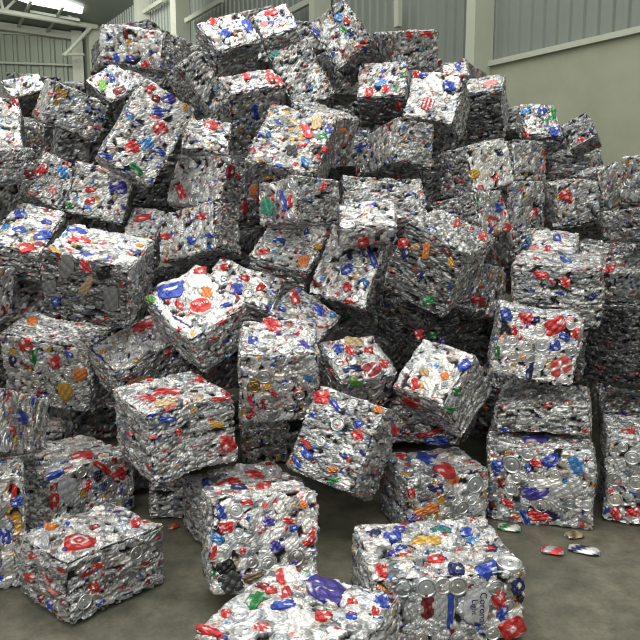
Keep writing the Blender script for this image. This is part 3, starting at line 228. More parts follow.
# prominent cans on the bales: [bale, face axis, face side, look, centre(2), half axis u(2), half axis v(2)]
MARKS = [
["AH",1,-1,"red",0.147,-0.1027,0.0331,0.0035,-0.003,0.0235],
["AH",1,-1,"blue",-0.1029,-0.0963,0.0342,0.0035,-0.0037,0.0307],
["AH",1,-1,"blue",0.015,-0.0833,0.0336,0.0034,-0.0025,0.0203],
["AI",2,1,"lime",-0.1247,0.0186,0.0284,-0.0154,0.0326,0.0447],
["AI",2,1,"blue",-0.0252,0.0194,0.0178,-0.0161,0.0234,0.0246],
["AJ",0,-1,"red",0.0289,-0.1038,-0.0719,0.0227,0.0742,0.0137],
["AI",2,1,"maroon",-0.0555,-0.105,0.0538,-0.0038,0.0131,0.0338],
["AF",1,-1,"red",-0.0408,-0.1277,0.0374,0.0245,-0.0186,0.0334],
["AF",1,-1,"sky",0.0251,-0.0617,0.0281,0.0367,-0.0263,0.0222],
["AL",1,-1,"maroon",0.1451,0.1776,0.0283,-0.0004,0.0031,0.0449],
["AF",1,-1,"purple",-0.0028,0.2698,0.0351,0.0243,-0.0172,0.0303],
["AF",1,-1,"blue",-0.0099,0.1595,0.0429,0.0109,-0.0049,0.029],
["AF",1,-1,"red",0.0542,0.0724,0.0263,0.0346,-0.0289,0.024],
["AF",1,-1,"gold",0.1186,0.2771,0.0138,0.0095,-0.0128,0.0223],
["AF",1,-1,"red",-0.1237,0.2565,0.0093,0.0285,-0.0201,0.0063],
["AF",1,-1,"blue",0.1246,-0.0658,0.0376,0.0086,-0.0038,0.0228],
["BA",2,1,"red",-0.086,0.139,0.0183,-0.0345,0.0314,0.0259],
["BA",2,1,"blue",-0.0488,-0.024,0.0538,0.0134,0.0045,0.0459],
["BA",2,1,"blue",0.1754,-0.0019,0.0405,0.01,0.0084,0.0771],
["AE",2,1,"red",0.0214,0.1124,0.0526,-0.0197,0.0058,0.0502],
["Q",2,1,"red",-0.0187,0.084,0.0343,-0.0115,0.0141,0.0457],
["Q",1,-1,"blue",-0.029,0.089,0.0333,-0.0053,0.0024,0.0595],
["Q",2,1,"red",0.1586,0.0047,0.0267,-0.0089,0.0244,0.0723],
["AH",0,1,"white",0.137,0.0922,0.0417,0.0085,-0.0049,0.0205],
["BB",2,1,"red",0.0019,0.1212,0.0531,-0.0001,0.0021,0.042],
["BB",2,1,"pink",-0.0977,-0.0016,0.0351,-0.0001,0.0014,0.0343],
["Q",2,1,"red",0.1616,0.0644,0.0231,-0.0077,0.0215,0.0642],
["Q",2,1,"red",0.1989,-0.072,0.0338,0.0234,0.0085,0.0916],
["R",1,-1,"red",0.068,0.0915,0.0204,0.0212,-0.0415,0.0842],
["R",1,-1,"tan",0.1115,0.1954,0.0322,0.009,-0.0153,0.0654],
["R",1,-1,"blue",0.1995,0.1396,0.0224,0.0063,-0.0084,0.0375],
["R",1,-1,"green",0.1845,0.0566,0.0285,0.0079,-0.0084,0.0366],
["R",0,1,"red",-0.1142,-0.0013,0.0611,0.0758,-0.0002,0.0459],
["BC",1,-1,"sky",0.0651,0.1259,0.0315,-0.0069,0.0027,0.0382],
["BC",1,-1,"red",0.1032,0.0541,0.0235,-0.005,0.0028,0.0378],
["BC",1,-1,"green",0.0388,-0.0009,0.0235,-0.0049,0.0026,0.0377],
["BC",1,-1,"navy",0.0814,-0.0644,0.0234,-0.0048,0.0024,0.0327],
["P",1,-1,"teal",-0.1261,0.263,0.042,-0.0017,0.0034,0.0343],
["S",1,-1,"orange",-0.0708,0.1037,0.0551,-0.0007,-0.0113,0.0186],
["T",0,-1,"blue",0.2506,0.0807,-0.047,-0.0207,-0.0195,0.0249],
["BC",1,-1,"blue",-0.1544,0.1592,0.0202,-0.0044,0.0023,0.0387],
["BD",1,-1,"red",0.0625,0.1197,0.0708,-0.0042,0.0001,0.023],
["BD",1,-1,"red",-0.1074,0.1199,0.0395,-0.0024,0.0003,0.0228],
["BE",2,1,"red",-0.1008,-0.1254,0.0279,-0.0018,-0.0005,0.05],
["BE",2,1,"red",0.0262,-0.0944,0.0278,-0.0018,-0.0,0.0402],
["BE",2,1,"green",0.1653,0.027,0.0239,-0.0016,0.0003,0.0305],
["BF",1,-1,"red",-0.1709,0.1477,0.0229,0.0027,-0.0081,0.0306],
["BF",1,-1,"white",-0.0295,0.0807,0.0675,0.0084,-0.0159,0.0605],
["BF",1,-1,"redstripe",-0.0293,-0.0675,0.0465,-0.0059,0.0001,0.0452],
["BF",1,-1,"blue",0.0989,0.0889,0.0442,0.0055,-0.0097,0.0375],
["BG",2,1,"blue",0.0332,0.0395,0.0244,0.0579,-0.0178,0.0578],
["BH",2,1,"pink",0.0539,-0.0098,0.0534,0.0235,-0.0116,0.0603],
["BE",1,-1,"red",0.1272,0.0704,0.024,-0.0017,0.0007,0.0483],
["BF",1,-1,"lid",0.0441,0.0355,0.022,0.0028,-0.0028,0.022],
["BF",1,-1,"lid",0.104,-0.0187,0.0218,0.0029,-0.0029,0.0218],
["BJ",2,1,"green",0.1185,0.0697,0.0345,-0.007,0.0192,0.0645],
["BJ",2,1,"blue",0.087,-0.1525,0.0495,0.0031,0.0105,0.0585],
["BJ",2,1,"blue",0.0246,0.1037,0.0314,-0.0163,0.0186,0.0455],
["BJ",0,-1,"red",-0.1453,0.0397,-0.045,0.0501,0.0664,-0.0109],
["BJ",2,1,"sky",-0.1191,0.107,0.0413,0.0027,0.0075,0.0476],
["BI",1,-1,"gold",-0.1611,-0.0315,0.0359,-0.0067,0.0073,0.0313],
["BI",1,-1,"navy",0.0953,0.0675,0.0327,-0.0057,0.004,0.0177],
["BI",1,-1,"lid",0.009,0.1117,0.0262,-0.0045,0.0045,0.0262],
["BI",1,-1,"lid",0.045,0.0175,0.0309,-0.0055,0.0055,0.0309],
["BI",1,-1,"lid",-0.0589,0.0653,0.0303,-0.0054,0.0054,0.0303],
["BI",1,-1,"lid",0.1387,0.0007,0.0314,-0.0056,0.0056,0.0314],
["BI",1,-1,"lid",-0.0174,-0.0446,0.0306,-0.0057,0.0057,0.0306],
["BI",1,-1,"lid",0.0706,-0.0832,0.0311,-0.0058,0.0058,0.0311],
["BI",1,-1,"red",-0.1331,-0.1326,0.0272,-0.0053,0.0049,0.021],
["BL",1,-1,"navy",0.0832,-0.068,0.0187,-0.0026,0.0018,0.0319],
["BN",1,-1,"red",-0.0898,0.0541,0.0442,-0.0041,0.0007,0.0335],
["BL",1,-1,"red",-0.0171,-0.0889,0.021,-0.0123,0.0091,0.0248],
["AO",1,-1,"red",-0.1042,0.0261,0.023,0.0467,-0.0262,0.0167],
["AO",1,-1,"sky",0.0392,0.0958,0.0295,0.0255,-0.0231,0.0391],
["AP",1,-1,"purple",0.1082,0.0742,0.0647,0.0174,-0.0103,0.0457],
["AP",1,-1,"red",-0.0716,0.011,0.0343,-0.0035,0.0025,0.0216],
["AP",1,-1,"red",-0.053,-0.073,0.0337,0.009,-0.0054,0.0245],
["AF",1,-1,"green",0.0523,-0.2424,0.0075,0.0219,-0.0501,0.0177],
["AF",1,-1,"blue",-0.1477,-0.2682,0.0415,0.009,-0.0027,0.0159],
["AP",1,-1,"green",-0.1817,-0.1314,0.0268,0.0071,-0.0054,0.0245],
["AQ",2,1,"red",0.0706,-0.2339,0.0453,0.034,-0.0197,0.0454],
["AQ",2,1,"blue",-0.1052,0.1119,0.032,0.0148,-0.0187,0.053],
["AQ",2,1,"blue",-0.0349,-0.069,0.0399,0.0176,-0.0118,0.0335],
["AQ",2,1,"blue",0.1184,-0.0705,0.0473,0.0366,-0.0176,0.043],
["AQ",2,1,"blue",0.0912,0.093,0.0344,-0.0075,-0.0039,0.03],
["AR",2,1,"blue",-0.1948,0.1217,0.0586,0.0048,-0.0128,0.0353],
["AR",2,1,"red",-0.1231,0.0285,0.0517,0.0042,-0.0094,0.0271],
["AT",2,1,"red",-0.0272,0.0521,0.0568,0.0267,-0.0104,0.035],
["AN",1,-1,"maroon",0.1597,-0.0598,0.0342,-0.0013,0.001,0.0281],
["AO",1,-1,"lid",-0.051,0.1666,0.022,0.0136,-0.0136,0.022],
["AO",1,-1,"lid",-0.037,0.0678,0.022,0.0133,-0.0133,0.022],
["AO",1,-1,"lid",-0.0628,-0.027,0.0219,0.013,-0.013,0.0219],
["AO",1,-1,"lid",0.0061,-0.1266,0.0252,0.0144,-0.0144,0.0252],
["AD",0,-1,"red",0.1217,-0.0904,-0.031,0.0109,0.036,0.0486],
["AD",1,-1,"maroon",-0.1738,0.0789,0.038,0.0119,-0.004,0.049],
["AD",1,-1,"red",0.0774,-0.0731,0.0355,0.0096,-0.004,0.0509],
["R",2,-1,"orange",-0.1786,0.0591,0.024,-0.0054,0.0016,-0.0384],
["AC",1,-1,"red",0.1278,0.0827,0.0452,-0.0098,0.0017,0.0198],
["AC",1,-1,"blue",0.048,-0.0621,0.0375,-0.0075,0.0022,0.0265],
["AC",1,-1,"blue",0.1961,-0.0655,0.0444,-0.009,0.0014,0.0163],
["AC",1,-1,"red",-0.1807,0.0111,0.0483,-0.0098,0.0016,0.0204],
["B24",0,-1,"jade",0.1045,-0.0121,-0.0542,-0.0058,-0.0026,0.053],
["B24",0,-1,"blue",-0.0503,0.0,-0.0265,0.0029,0.0294,0.0574],
["B24",0,-1,"red",-0.1145,-0.0129,-0.0227,-0.0025,-0.0018,0.0396],
["AB",2,1,"red",-0.1718,0.0585,0.0266,0.0113,-0.0113,0.0245],
["AC",1,-1,"lid",0.0004,0.0831,0.0241,-0.0052,0.0052,0.0241],
["AC",1,-1,"lid",-0.0808,0.0456,0.0245,-0.0051,0.0051,0.0245],
["AC",1,-1,"lid",0.0375,0.0142,0.0239,-0.005,0.005,0.0239],
["R",1,-1,"sky",0.1325,-0.2259,0.0279,-0.0222,0.0052,0.0212],
["R",1,-1,"black",0.0282,-0.1499,0.0339,0.0094,-0.0128,0.0496],
["B24",1,-1,"red",0.018,0.0827,0.0165,-0.0059,0.0202,0.0265],
["B23",2,1,"blue",-0.0778,-0.0195,0.0401,0.0187,-0.0088,0.0249],
["B23",2,1,"orange",0.1445,-0.1529,0.0334,0.0153,-0.0154,0.0475],
["B23",2,1,"gold",0.1793,0.029,0.025,0.0116,-0.0092,0.0301],
["B23",2,1,"red",-0.1247,-0.1663,0.0332,0.0153,-0.0105,0.0286],
["V",1,-1,"red",-0.0226,-0.0339,0.0367,-0.0014,-0.0002,0.0364],
["B22",1,-1,"blue",0.1309,0.0823,0.0145,0.0122,-0.0554,0.063],
["B22",1,-1,"blue",0.0084,-0.0442,0.0343,0.0236,-0.0217,0.028],
["V",0,-1,"blue",-0.0995,0.0207,-0.0537,0.0344,-0.0382,0.0511],
["V",2,1,"lid",-0.1265,-0.1041,0.0485,-0.003,0.003,0.0485],
["B21",1,-1,"navy",-0.135,0.0319,0.0221,0.0111,-0.0156,0.038],
["B21",1,-1,"orange",-0.0344,0.1213,0.0198,0.006,-0.0102,0.0454],
["B21",1,-1,"gold",0.1216,0.1297,0.0122,0.0127,-0.0195,0.02],
["B21",1,-1,"red",-0.1738,0.0938,0.0277,0.0137,-0.011,0.0269],
["B21",1,-1,"green",0.0937,-0.1348,0.0316,0.0249,-0.0145,0.0221],
["B21",1,-1,"navy",0.0006,-0.0236,0.0234,0.0032,-0.0015,0.0303],
["B21",2,1,"red",-0.0254,0.1366,0.017,0.0061,-0.0215,0.0867],
["B21",2,1,"red",0.152,0.1289,0.0171,0.0389,-0.0233,0.0716],
["T",2,-1,"red",0.0601,0.0395,0.0215,-0.0158,-0.0363,-0.0572],
["B21",1,-1,"tan",-0.1003,0.1077,0.0195,0.0196,-0.0118,0.0123],
["B17",1,-1,"red",-0.0842,0.1181,0.0386,0.0015,-0.0011,0.0234],
["B17",1,-1,"red",0.0484,0.0885,0.027,0.0011,-0.0014,0.0261],
["B18",2,1,"red",-0.0237,-0.1393,0.0191,0.002,-0.0067,0.0636],
["B18",2,1,"blue",0.0136,0.0729,0.0262,0.0023,-0.0061,0.0637],
["B17",2,1,"blue",0.041,-0.0173,0.0401,-0.0886,0.0018,0.0762],
["B18",2,1,"pink",-0.1067,-0.1479,0.0238,0.0308,-0.0149,0.0591],
["B19",2,1,"red",-0.0624,-0.1881,0.0306,-0.0007,0.0038,0.0398],
["BS",1,-1,"red",0.1331,-0.1225,0.0628,-0.007,0.0103,0.0238],
["BS",1,-1,"blue",0.0899,0.0286,0.055,-0.0048,0.0131,0.0306],
["BR",1,-1,"red",0.0796,-0.0589,0.0281,-0.001,0.0012,0.0348],
["B21",2,1,"red",0.1597,0.1462,0.0115,0.0261,-0.0261,0.0811],
["BU",1,-1,"red",-0.1561,-0.0662,0.0824,-0.0132,0.0241,0.0324],
["B17",2,1,"navy",-0.0037,0.1973,0.0243,0.0046,-0.0037,0.1047],
["AV",1,-1,"red",-0.1186,0.1862,0.04,0.0225,-0.0114,0.0417],
["AV",2,1,"orange",-0.2024,0.0456,0.0314,0.0124,-0.0329,0.0572],
["AV",1,-1,"green",-0.0704,0.116,0.0172,0.0034,0.0048,0.0592],
["AV",1,-1,"navy",-0.2196,0.0499,0.028,0.0056,0.0036,0.0376],
["AV",1,-1,"red",0.0776,0.1089,0.0307,0.0061,0.0032,0.048],
["AV",1,-1,"orange",0.2353,0.0453,0.0407,0.0083,0.0023,0.0447],
["AV",1,-1,"gold",0.1256,-0.0968,0.0467,0.0279,-0.0174,0.0605],
["AR",1,-1,"black",0.1098,0.133,0.0371,0.0235,-0.0107,0.0269],
["AR",1,-1,"tan",0.0081,0.0336,0.0193,-0.0101,0.0323,0.0598],
["AR",1,-1,"red",0.0053,0.1597,0.0184,0.0183,-0.0303,0.0384],
["AR",1,-1,"blue",-0.179,-0.1139,0.0267,0.0063,0.0001,0.0329],
["AU",2,1,"red",0.1252,0.0996,0.075,-0.0062,0.0133,0.0425],
["AR",1,-1,"grey",-0.109,0.1387,0.0416,0.0305,-0.027,0.0556],
["AR",1,-1,"maroon",-0.1436,0.1611,0.0201,0.0046,-0.0,0.0369],
["AR",1,-1,"grey",0.1498,-0.0231,0.0465,0.011,-0.0025,0.0707],
["AR",1,-1,"grey",-0.2104,-0.0246,0.0412,0.0096,0.0003,0.0451],
["AA",2,1,"bluecan",-0.045,0.1908,0.069,-0.0415,0.0322,0.0738],
["AA",2,1,"ovaltext",0.0034,-0.0734,0.0567,-0.0384,0.0312,0.0624],
["AA",2,1,"white",0.1115,0.1138,0.0437,-0.0647,0.0375,0.0509],
["AA",2,1,"red",0.1666,0.1873,0.0223,-0.043,0.0233,0.028],
["AA",2,1,"red",-0.076,0.0292,0.006,-0.0382,0.0209,0.0143],
["AB",2,1,"blue",-0.0296,-0.0538,0.0379,0.016,-0.0168,0.0373],
["AB",2,1,"lid",0.0496,-0.0606,0.0332,0.014,-0.014,0.0332],
["AA",2,1,"whiteblue",-0.156,-0.1107,0.026,-0.0762,0.0352,0.0325],
["AA",2,1,"red",-0.1718,-0.1494,0.0176,-0.0196,0.0107,0.017],
["AB",2,1,"red",-0.0379,-0.0815,0.0088,0.0138,-0.0451,0.0375],
["AA",2,1,"blue",0.1021,-0.1852,0.0326,-0.0163,0.0072,0.0156],
["AA",2,1,"orange",0.0944,0.0009,0.0201,-0.0231,0.0245,0.037],
["AU",1,-1,"tan",-0.0896,-0.006,0.0691,-0.0298,0.0041,0.0405],
["AA",2,1,"lime",-0.1715,0.2061,0.0066,-0.0398,0.0179,0.0131],
["Y",2,1,"swoosh",0.0347,-0.1078,0.0667,0.0056,0.0124,0.0529],
["Y",2,1,"navy",-0.0762,-0.0823,0.0557,-0.0003,0.0072,0.0251],
["Y",1,-1,"lime",-0.0772,0.1188,0.0416,-0.0196,-0.0034,0.0302],
["Y",2,1,"tan",0.033,0.1243,0.0544,-0.0113,0.0153,0.0346],
["Y",2,1,"red",-0.0216,0.0565,0.0234,0.0047,0.0057,0.0408],
["Y",2,1,"blue",-0.0801,0.0852,0.0295,-0.0063,0.0143,0.0336],
["Z",2,1,"red",-0.1219,0.0663,0.0109,0.032,-0.0417,0.0456],
["Z",2,1,"blue",0.0488,0.092,0.051,-0.0061,-0.003,0.0361],
["X",2,1,"red",-0.0354,0.1372,0.0514,-0.0416,0.0115,0.0557],
["X",2,1,"purple",0.1287,-0.1126,0.0343,-0.0198,0.0075,0.0352],
["X",1,-1,"lid",-0.0782,0.0882,0.0412,-0.0008,0.0008,0.0412],
["X",1,-1,"lidgold",-0.1357,0.027,0.0358,-0.0008,0.0008,0.0358],
["X",1,-1,"gold",-0.0674,0.0256,0.0263,-0.0006,-0.0001,0.0189],
["B13",1,-1,"red",-0.1576,0.1705,0.0406,0.0139,-0.015,0.0317],
["Y",0,-1,"lid",-0.0352,0.003,-0.033,0.0376,0.0376,0.033],
["Y",2,1,"red",0.0926,0.0485,0.0271,-0.0058,0.0121,0.0262],
["Y",2,1,"lid",-0.1237,-0.0173,0.0326,-0.0071,0.0071,0.0326],
["X",2,1,"lid",0.0258,-0.1526,0.0387,-0.001,0.001,0.0387],
["X",2,1,"lid",0.1039,-0.1616,0.0286,-0.0108,0.0108,0.0286],
["X",2,1,"blue",-0.1386,-0.0322,0.0266,-0.0006,0.0005,0.043],
["B15",2,1,"blue",0.1449,0.0885,0.0198,0.0308,-0.0236,0.0172],
["B15",2,1,"red",-0.0424,-0.1167,0.0239,0.0094,-0.0203,0.0324],
["B15",2,1,"orange",0.0879,-0.0124,0.0149,0.0149,-0.0191,0.0177],
["W",1,-1,"purple",-0.0985,-0.0619,0.0301,-0.0013,-0.0038,0.0189],
["W",0,-1,"red",-0.1808,-0.0207,-0.0328,0.008,0.0058,0.0291],
["W",1,-1,"green",-0.1811,-0.0275,0.0336,-0.0013,-0.0048,0.0248],
["B15",0,1,"green",-0.0445,0.1281,0.0202,-0.0313,0.0137,0.0246],
["B15",2,1,"tan",-0.0353,-0.0326,0.024,0.0091,-0.0136,0.0221],
["B15",2,1,"white",0.0344,-0.0932,0.0312,0.0122,-0.0164,0.0268],
["B16",1,-1,"blue",-0.1828,0.1448,0.0279,0.0043,-0.0052,0.0317],
["B16",1,-1,"red",0.0709,0.1313,0.0476,0.0277,-0.019,0.0348],
["B16",1,-1,"blue",0.0832,0.031,0.0259,0.0094,-0.0105,0.0302],
["B16",1,-1,"blue",0.1252,0.081,0.0239,-0.0151,0.0098,0.018],
["B16",1,-1,"check",0.1379,-0.0792,0.0454,0.0219,-0.0195,0.044],
["B16",1,-1,"red",-0.078,0.1523,0.0308,0.0176,-0.0127,0.0233],
["B16",1,-1,"navy",-0.0114,-0.1293,0.0179,-0.0003,-0.0001,0.0489],
["B16",1,-1,"green",-0.1968,-0.0552,0.0128,0.0021,-0.0052,0.0322],
["B16",1,-1,"red",0.1723,0.0993,0.0195,0.0031,-0.0041,0.0234],
["B16",1,-1,"lid",-0.1085,0.103,0.0276,0.0044,-0.0044,0.0276],
["B16",1,-1,"lid",-0.0048,0.0978,0.0275,0.0044,-0.0044,0.0275],
["B16",1,-1,"lid",0.0177,0.0257,0.0351,0.0057,-0.0057,0.0351],
["B16",1,-1,"lid",0.0325,-0.0918,0.0238,0.0041,-0.0041,0.0238],
["B16",1,-1,"lid",0.1495,0.1437,0.0247,0.0039,-0.0039,0.0247],
["B16",1,-1,"lid",0.1706,-0.1501,0.0235,0.0041,-0.0041,0.0235],
["B16",1,-1,"lid",-0.1307,0.0179,0.0278,0.0045,-0.0045,0.0278],
["B16",1,-1,"lid",-0.0556,0.0028,0.0277,0.0046,-0.0046,0.0277],
["B16",1,-1,"lid",-0.1125,-0.0614,0.028,0.0047,-0.0047,0.028],
["B16",1,-1,"lid",-0.0248,-0.0576,0.0263,0.0044,-0.0044,0.0263],
["B16",1,-1,"red",-0.1344,0.0718,0.0152,0.0024,-0.0039,0.0238],
["B16",1,-1,"lid",-0.1427,-0.1327,0.0243,0.0042,-0.0042,0.0243],
["B16",1,-1,"navy",-0.0245,0.1539,0.0174,0.0027,-0.0027,0.0157],
["AW",1,-1,"lid",-0.1088,-0.0946,0.05,-0.0008,0.0008,0.05],
["AW",1,-1,"red",-0.0298,-0.0431,0.0462,0.0,0.0006,0.0187],
["AW",1,-1,"blue",0.0819,0.0248,0.0778,0.0016,0.0013,0.034],
["AW",1,-1,"lid",0.3552,0.0043,0.05,0.0007,-0.0007,0.05],
["B03",2,1,"red",0.0182,-0.1381,0.0614,-0.0155,0.0309,0.0595],
["B03",1,-1,"red",0.0538,0.1252,0.0388,-0.0439,0.0145,0.0108],
["B03",1,-1,"red",0.1534,0.0627,0.0436,-0.0134,0.0027,0.0394],
["B03",1,-1,"can",-0.1565,0.0717,0.0531,-0.0268,0.0176,0.0637],
["B03",1,-1,"lid",-0.0713,0.1383,0.0293,-0.0167,0.0167,0.0293],
["B03",1,-1,"red",-0.0374,0.0495,0.0158,-0.0108,0.0141,0.0268],
["B03",2,1,"lid",0.2124,-0.1822,0.0307,-0.0395,0.0395,0.0307],
["B02",1,-1,"red",0.1198,0.1817,0.01,-0.0014,0.0009,0.0274],
["B03",2,1,"blue",-0.204,-0.2452,0.0488,0.0053,0.0112,0.027],
["B03",1,-1,"red",-0.2262,0.0303,0.0213,-0.0073,0.0037,0.047],
["B03",1,-1,"black",0.0245,0.08,0.0155,-0.012,0.0171,0.0251],
["B03",1,-1,"lid",0.0819,0.0279,0.0316,-0.0101,0.0101,0.0316],
["B04",2,1,"red",-0.0226,-0.0294,0.0582,-0.0567,0.0209,0.0541],
["B04",2,1,"red",0.1976,0.0672,0.0063,-0.0475,0.0249,0.0431],
["B04",2,1,"red",-0.1316,-0.0685,0.0267,-0.0257,0.0134,0.0372],
["B04",1,-1,"red",0.1639,0.1653,0.0479,-0.0053,-0.0004,0.0104],
["B04",2,1,"tan",-0.0927,-0.1843,0.0488,-0.0172,0.0121,0.0361],
["B04",1,-1,"blue",-0.1221,0.1305,0.0387,-0.0103,0.0021,0.0171],
["B04",1,-1,"gold",0.1277,0.0374,0.0371,-0.0037,-0.0011,0.0159],
["B04",1,-1,"red",0.1763,-0.0722,0.0385,0.006,-0.0133,0.0405],
["B04",1,-1,"red",-0.0761,0.0519,0.0148,-0.0041,0.0021,0.0174],
["AU",1,-1,"lid",-0.0247,-0.0002,0.0404,-0.0261,0.0261,0.0404],
["B04",1,-1,"tan",0.0162,0.1348,0.0202,-0.0053,0.0023,0.0199],
["B05",2,1,"red",-0.0898,-0.0174,0.0628,-0.0089,0.0209,0.0528],
["B06",2,1,"navy",-0.0663,0.0903,0.0361,-0.0165,0.0097,0.0769],
["B05",2,1,"red",0.0787,0.0208,0.0461,-0.0266,0.0237,0.0475],
["B06",2,1,"red",0.0441,0.0879,0.0296,-0.0136,0.0129,0.0796],
["B05",2,1,"blue",-0.1877,0.0391,0.0267,-0.0154,0.0297,0.071],
["B13",1,-1,"red",-0.1469,0.1663,0.0455,0.0078,-0.0073,0.0281],
["B13",1,-1,"lid",0.0178,0.1943,0.0294,0.0102,-0.0102,0.0294],
["B13",1,-1,"lid",-0.0027,0.0673,0.0343,0.0124,-0.0124,0.0343],
["B13",1,-1,"red",0.1189,0.0469,0.0165,0.0194,-0.0256,0.0183],
["B13",1,-1,"green",0.0898,-0.1969,0.0238,0.0202,-0.0109,0.0104],
["B13",1,-1,"blue",-0.062,0.1565,0.0086,0.01,-0.0364,0.0259],
["B13",1,-1,"blue",-0.1153,-0.1217,0.0137,0.0161,-0.0319,0.0209],
["B13",1,-1,"orange",0.052,-0.1539,0.0226,0.0088,-0.0063,0.0134],
["B13",1,-1,"red",-0.1354,-0.0801,0.0061,0.0086,-0.0342,0.0187],
["B13",1,-1,"orange",0.1622,0.206,0.0199,0.007,-0.0071,0.0164],
["B13",1,-1,"blue",0.0991,0.1042,0.0201,0.0073,-0.0083,0.0186],
["B13",1,-1,"blue",-0.151,0.0694,0.0187,0.0067,-0.0068,0.0143],
["B13",1,-1,"lid",-0.0559,-0.0395,0.0247,0.0092,-0.0092,0.0247],
["B13",1,-1,"blue",-0.1403,-0.1857,0.0076,0.0107,-0.034,0.018],
["B14",1,-1,"blue",0.0811,-0.0972,0.0726,0.0018,0.0029,0.0244],
["B09",2,1,"blue",0.0015,0.0923,0.0467,-0.0404,0.0366,0.0697],
["B09",2,1,"red",0.0185,-0.1168,0.0346,-0.0535,0.041,0.0658],
["B09",2,1,"red",-0.1354,0.1203,0.0313,-0.0101,0.0183,0.0432],
["B09",1,-1,"orange",-0.1263,-0.0143,0.0716,0.0128,-0.0073,0.0217],
["B09",1,-1,"red",-0.2133,0.0862,0.0192,-0.0025,-0.0003,0.0241],
["B09",1,-1,"lid",0.1447,0.0919,0.0465,-0.0136,0.0136,0.0465],
["B09",1,-1,"navy",-0.0779,0.0984,0.0421,-0.0054,-0.0004,0.0243],
["B09",1,-1,"lid",0.0783,-0.0204,0.0359,0.0077,-0.0077,0.0359],
["B09",1,-1,"lid",0.0136,0.0486,0.0326,-0.0043,0.0043,0.0326],
["B15",1,-1,"red",-0.1024,0.0392,0.0708,-0.0094,0.0279,0.0479],
["B14",1,-1,"red",0.0286,-0.0551,0.0693,0.0141,-0.0012,0.015],
["B13",0,1,"red",0.0602,0.1596,0.0528,0.0121,-0.0319,0.0262],
["B15",0,1,"green",-0.1317,0.0884,0.0372,-0.061,0.0063,0.011],
["B10",1,-1,"lid",-0.0673,0.1782,0.0363,0.003,-0.003,0.0363],
["B10",1,-1,"red",-0.0204,0.1323,0.0288,-0.0089,0.0064,0.0214],
["B10",1,-1,"blue",0.05,0.144,0.0384,0.0281,-0.0158,0.0272],
["B10",1,-1,"sky",0.1746,0.1329,0.0442,0.0039,-0.0015,0.0463],
["B10",1,-1,"lid",-0.1508,-0.0198,0.0371,0.0037,-0.0037,0.0371],
["B10",1,-1,"purple",-0.0214,-0.0351,0.0663,0.0067,-0.001,0.042],
["B10",1,-1,"lid",0.011,-0.1049,0.0387,0.0041,-0.0041,0.0387],
["B10",1,-1,"red",0.0023,-0.168,0.0607,-0.005,0.0037,0.0283],
["B10",1,-1,"blue",-0.0696,-0.1753,0.0169,0.0087,-0.0151,0.0412],
["B10",1,-1,"lid",0.072,0.0742,0.0309,0.0029,-0.0029,0.0309],
["B10",1,-1,"white",0.038,0.0266,0.0655,0.0063,-0.0007,0.0277],
["B10",2,1,"purple",-0.0226,-0.1606,0.0732,0.0045,0.0006,0.0445],
["B10",1,-1,"blue",-0.221,0.0979,0.0314,0.0028,-0.0005,0.031],
["B10",1,-1,"red",-0.1649,-0.1066,0.0305,-0.0056,0.0038,0.0169],
["B11",1,-1,"blue",-0.1935,-0.0636,0.0213,0.0003,0.0009,0.0141],
["B10",1,-1,"lid",-0.1483,0.1156,0.045,0.0218,-0.0218,0.045],
["B10",1,-1,"silver",0.1045,-0.0113,0.0499,0.005,-0.0013,0.0443],
["B10",1,-1,"silver",0.1682,0.0226,0.0395,0.0039,-0.0014,0.044],
["B10",1,-1,"lid",0.2357,-0.0809,0.0312,0.0033,-0.0033,0.0312],
["B10",1,-1,"maroon",-0.2036,0.0034,0.021,0.002,-0.0005,0.0283],
["B10",2,1,"pink",0.136,-0.0688,0.0478,0.0398,-0.0009,0.0624],
["B12",1,-1,"lid",-0.0806,0.1381,0.0389,0.0041,-0.0041,0.0389],
["B12",1,-1,"lid",-0.0588,0.002,0.0392,0.0046,-0.0046,0.0392],
["B12",1,-1,"red",-0.1429,-0.1887,0.0197,0.0135,-0.0164,0.0339],
["B12",1,-1,"red",-0.0647,-0.1669,0.0334,0.0113,-0.0051,0.0243],
["BW",1,-1,"purple",-0.0665,0.1639,0.033,-0.0014,0.0008,0.0222],
["B12",2,1,"red",-0.0985,-0.1044,0.0362,0.0114,0.0048,0.0587],
["B12",1,-1,"lid",-0.1654,-0.0002,0.0396,0.0046,-0.0046,0.0396],
["B12",1,-1,"lid",-0.1567,-0.1111,0.0375,0.0124,-0.0124,0.0375],
["B12",1,-1,"silver",-0.1368,0.0877,0.0294,0.0032,-0.0017,0.0332],
["B12",1,-1,"lid",-0.132,0.188,0.026,0.0026,-0.0026,0.026],
["B06",1,-1,"blue",-0.1797,0.133,0.0181,-0.0013,0.0004,0.0278],
["B06",1,-1,"purple",0.012,0.0871,0.0249,-0.0018,0.0004,0.0181],
["B06",1,-1,"purple",0.0431,-0.0159,0.0219,0.0103,-0.012,0.0218],
["B06",1,-1,"red",0.0957,0.081,0.0283,-0.0094,0.003,0.0096],
["B06",1,-1,"red",-0.0732,0.1696,0.0246,-0.0016,0.0002,0.0121],
["B06",1,-1,"black",-0.1589,-0.0861,0.0342,0.0091,-0.0092,0.0267],
["B06",1,-1,"dark",-0.1438,-0.1464,0.0422,0.0196,-0.0195,0.0358],
["B06",1,-1,"brown",-0.0421,-0.1361,0.0525,0.0041,-0.0032,0.0198],
["B06",1,-1,"lid",0.0126,-0.0813,0.0293,-0.0129,0.0129,0.0293],
["B06",1,-1,"lid",0.1299,-0.0714,0.036,-0.0031,0.0031,0.036],
["B06",1,-1,"orange",0.1608,0.1376,0.0171,-0.0012,0.0003,0.0123],
["B06",1,-1,"red",-0.0931,-0.0246,0.0122,-0.001,0.0002,0.0119],
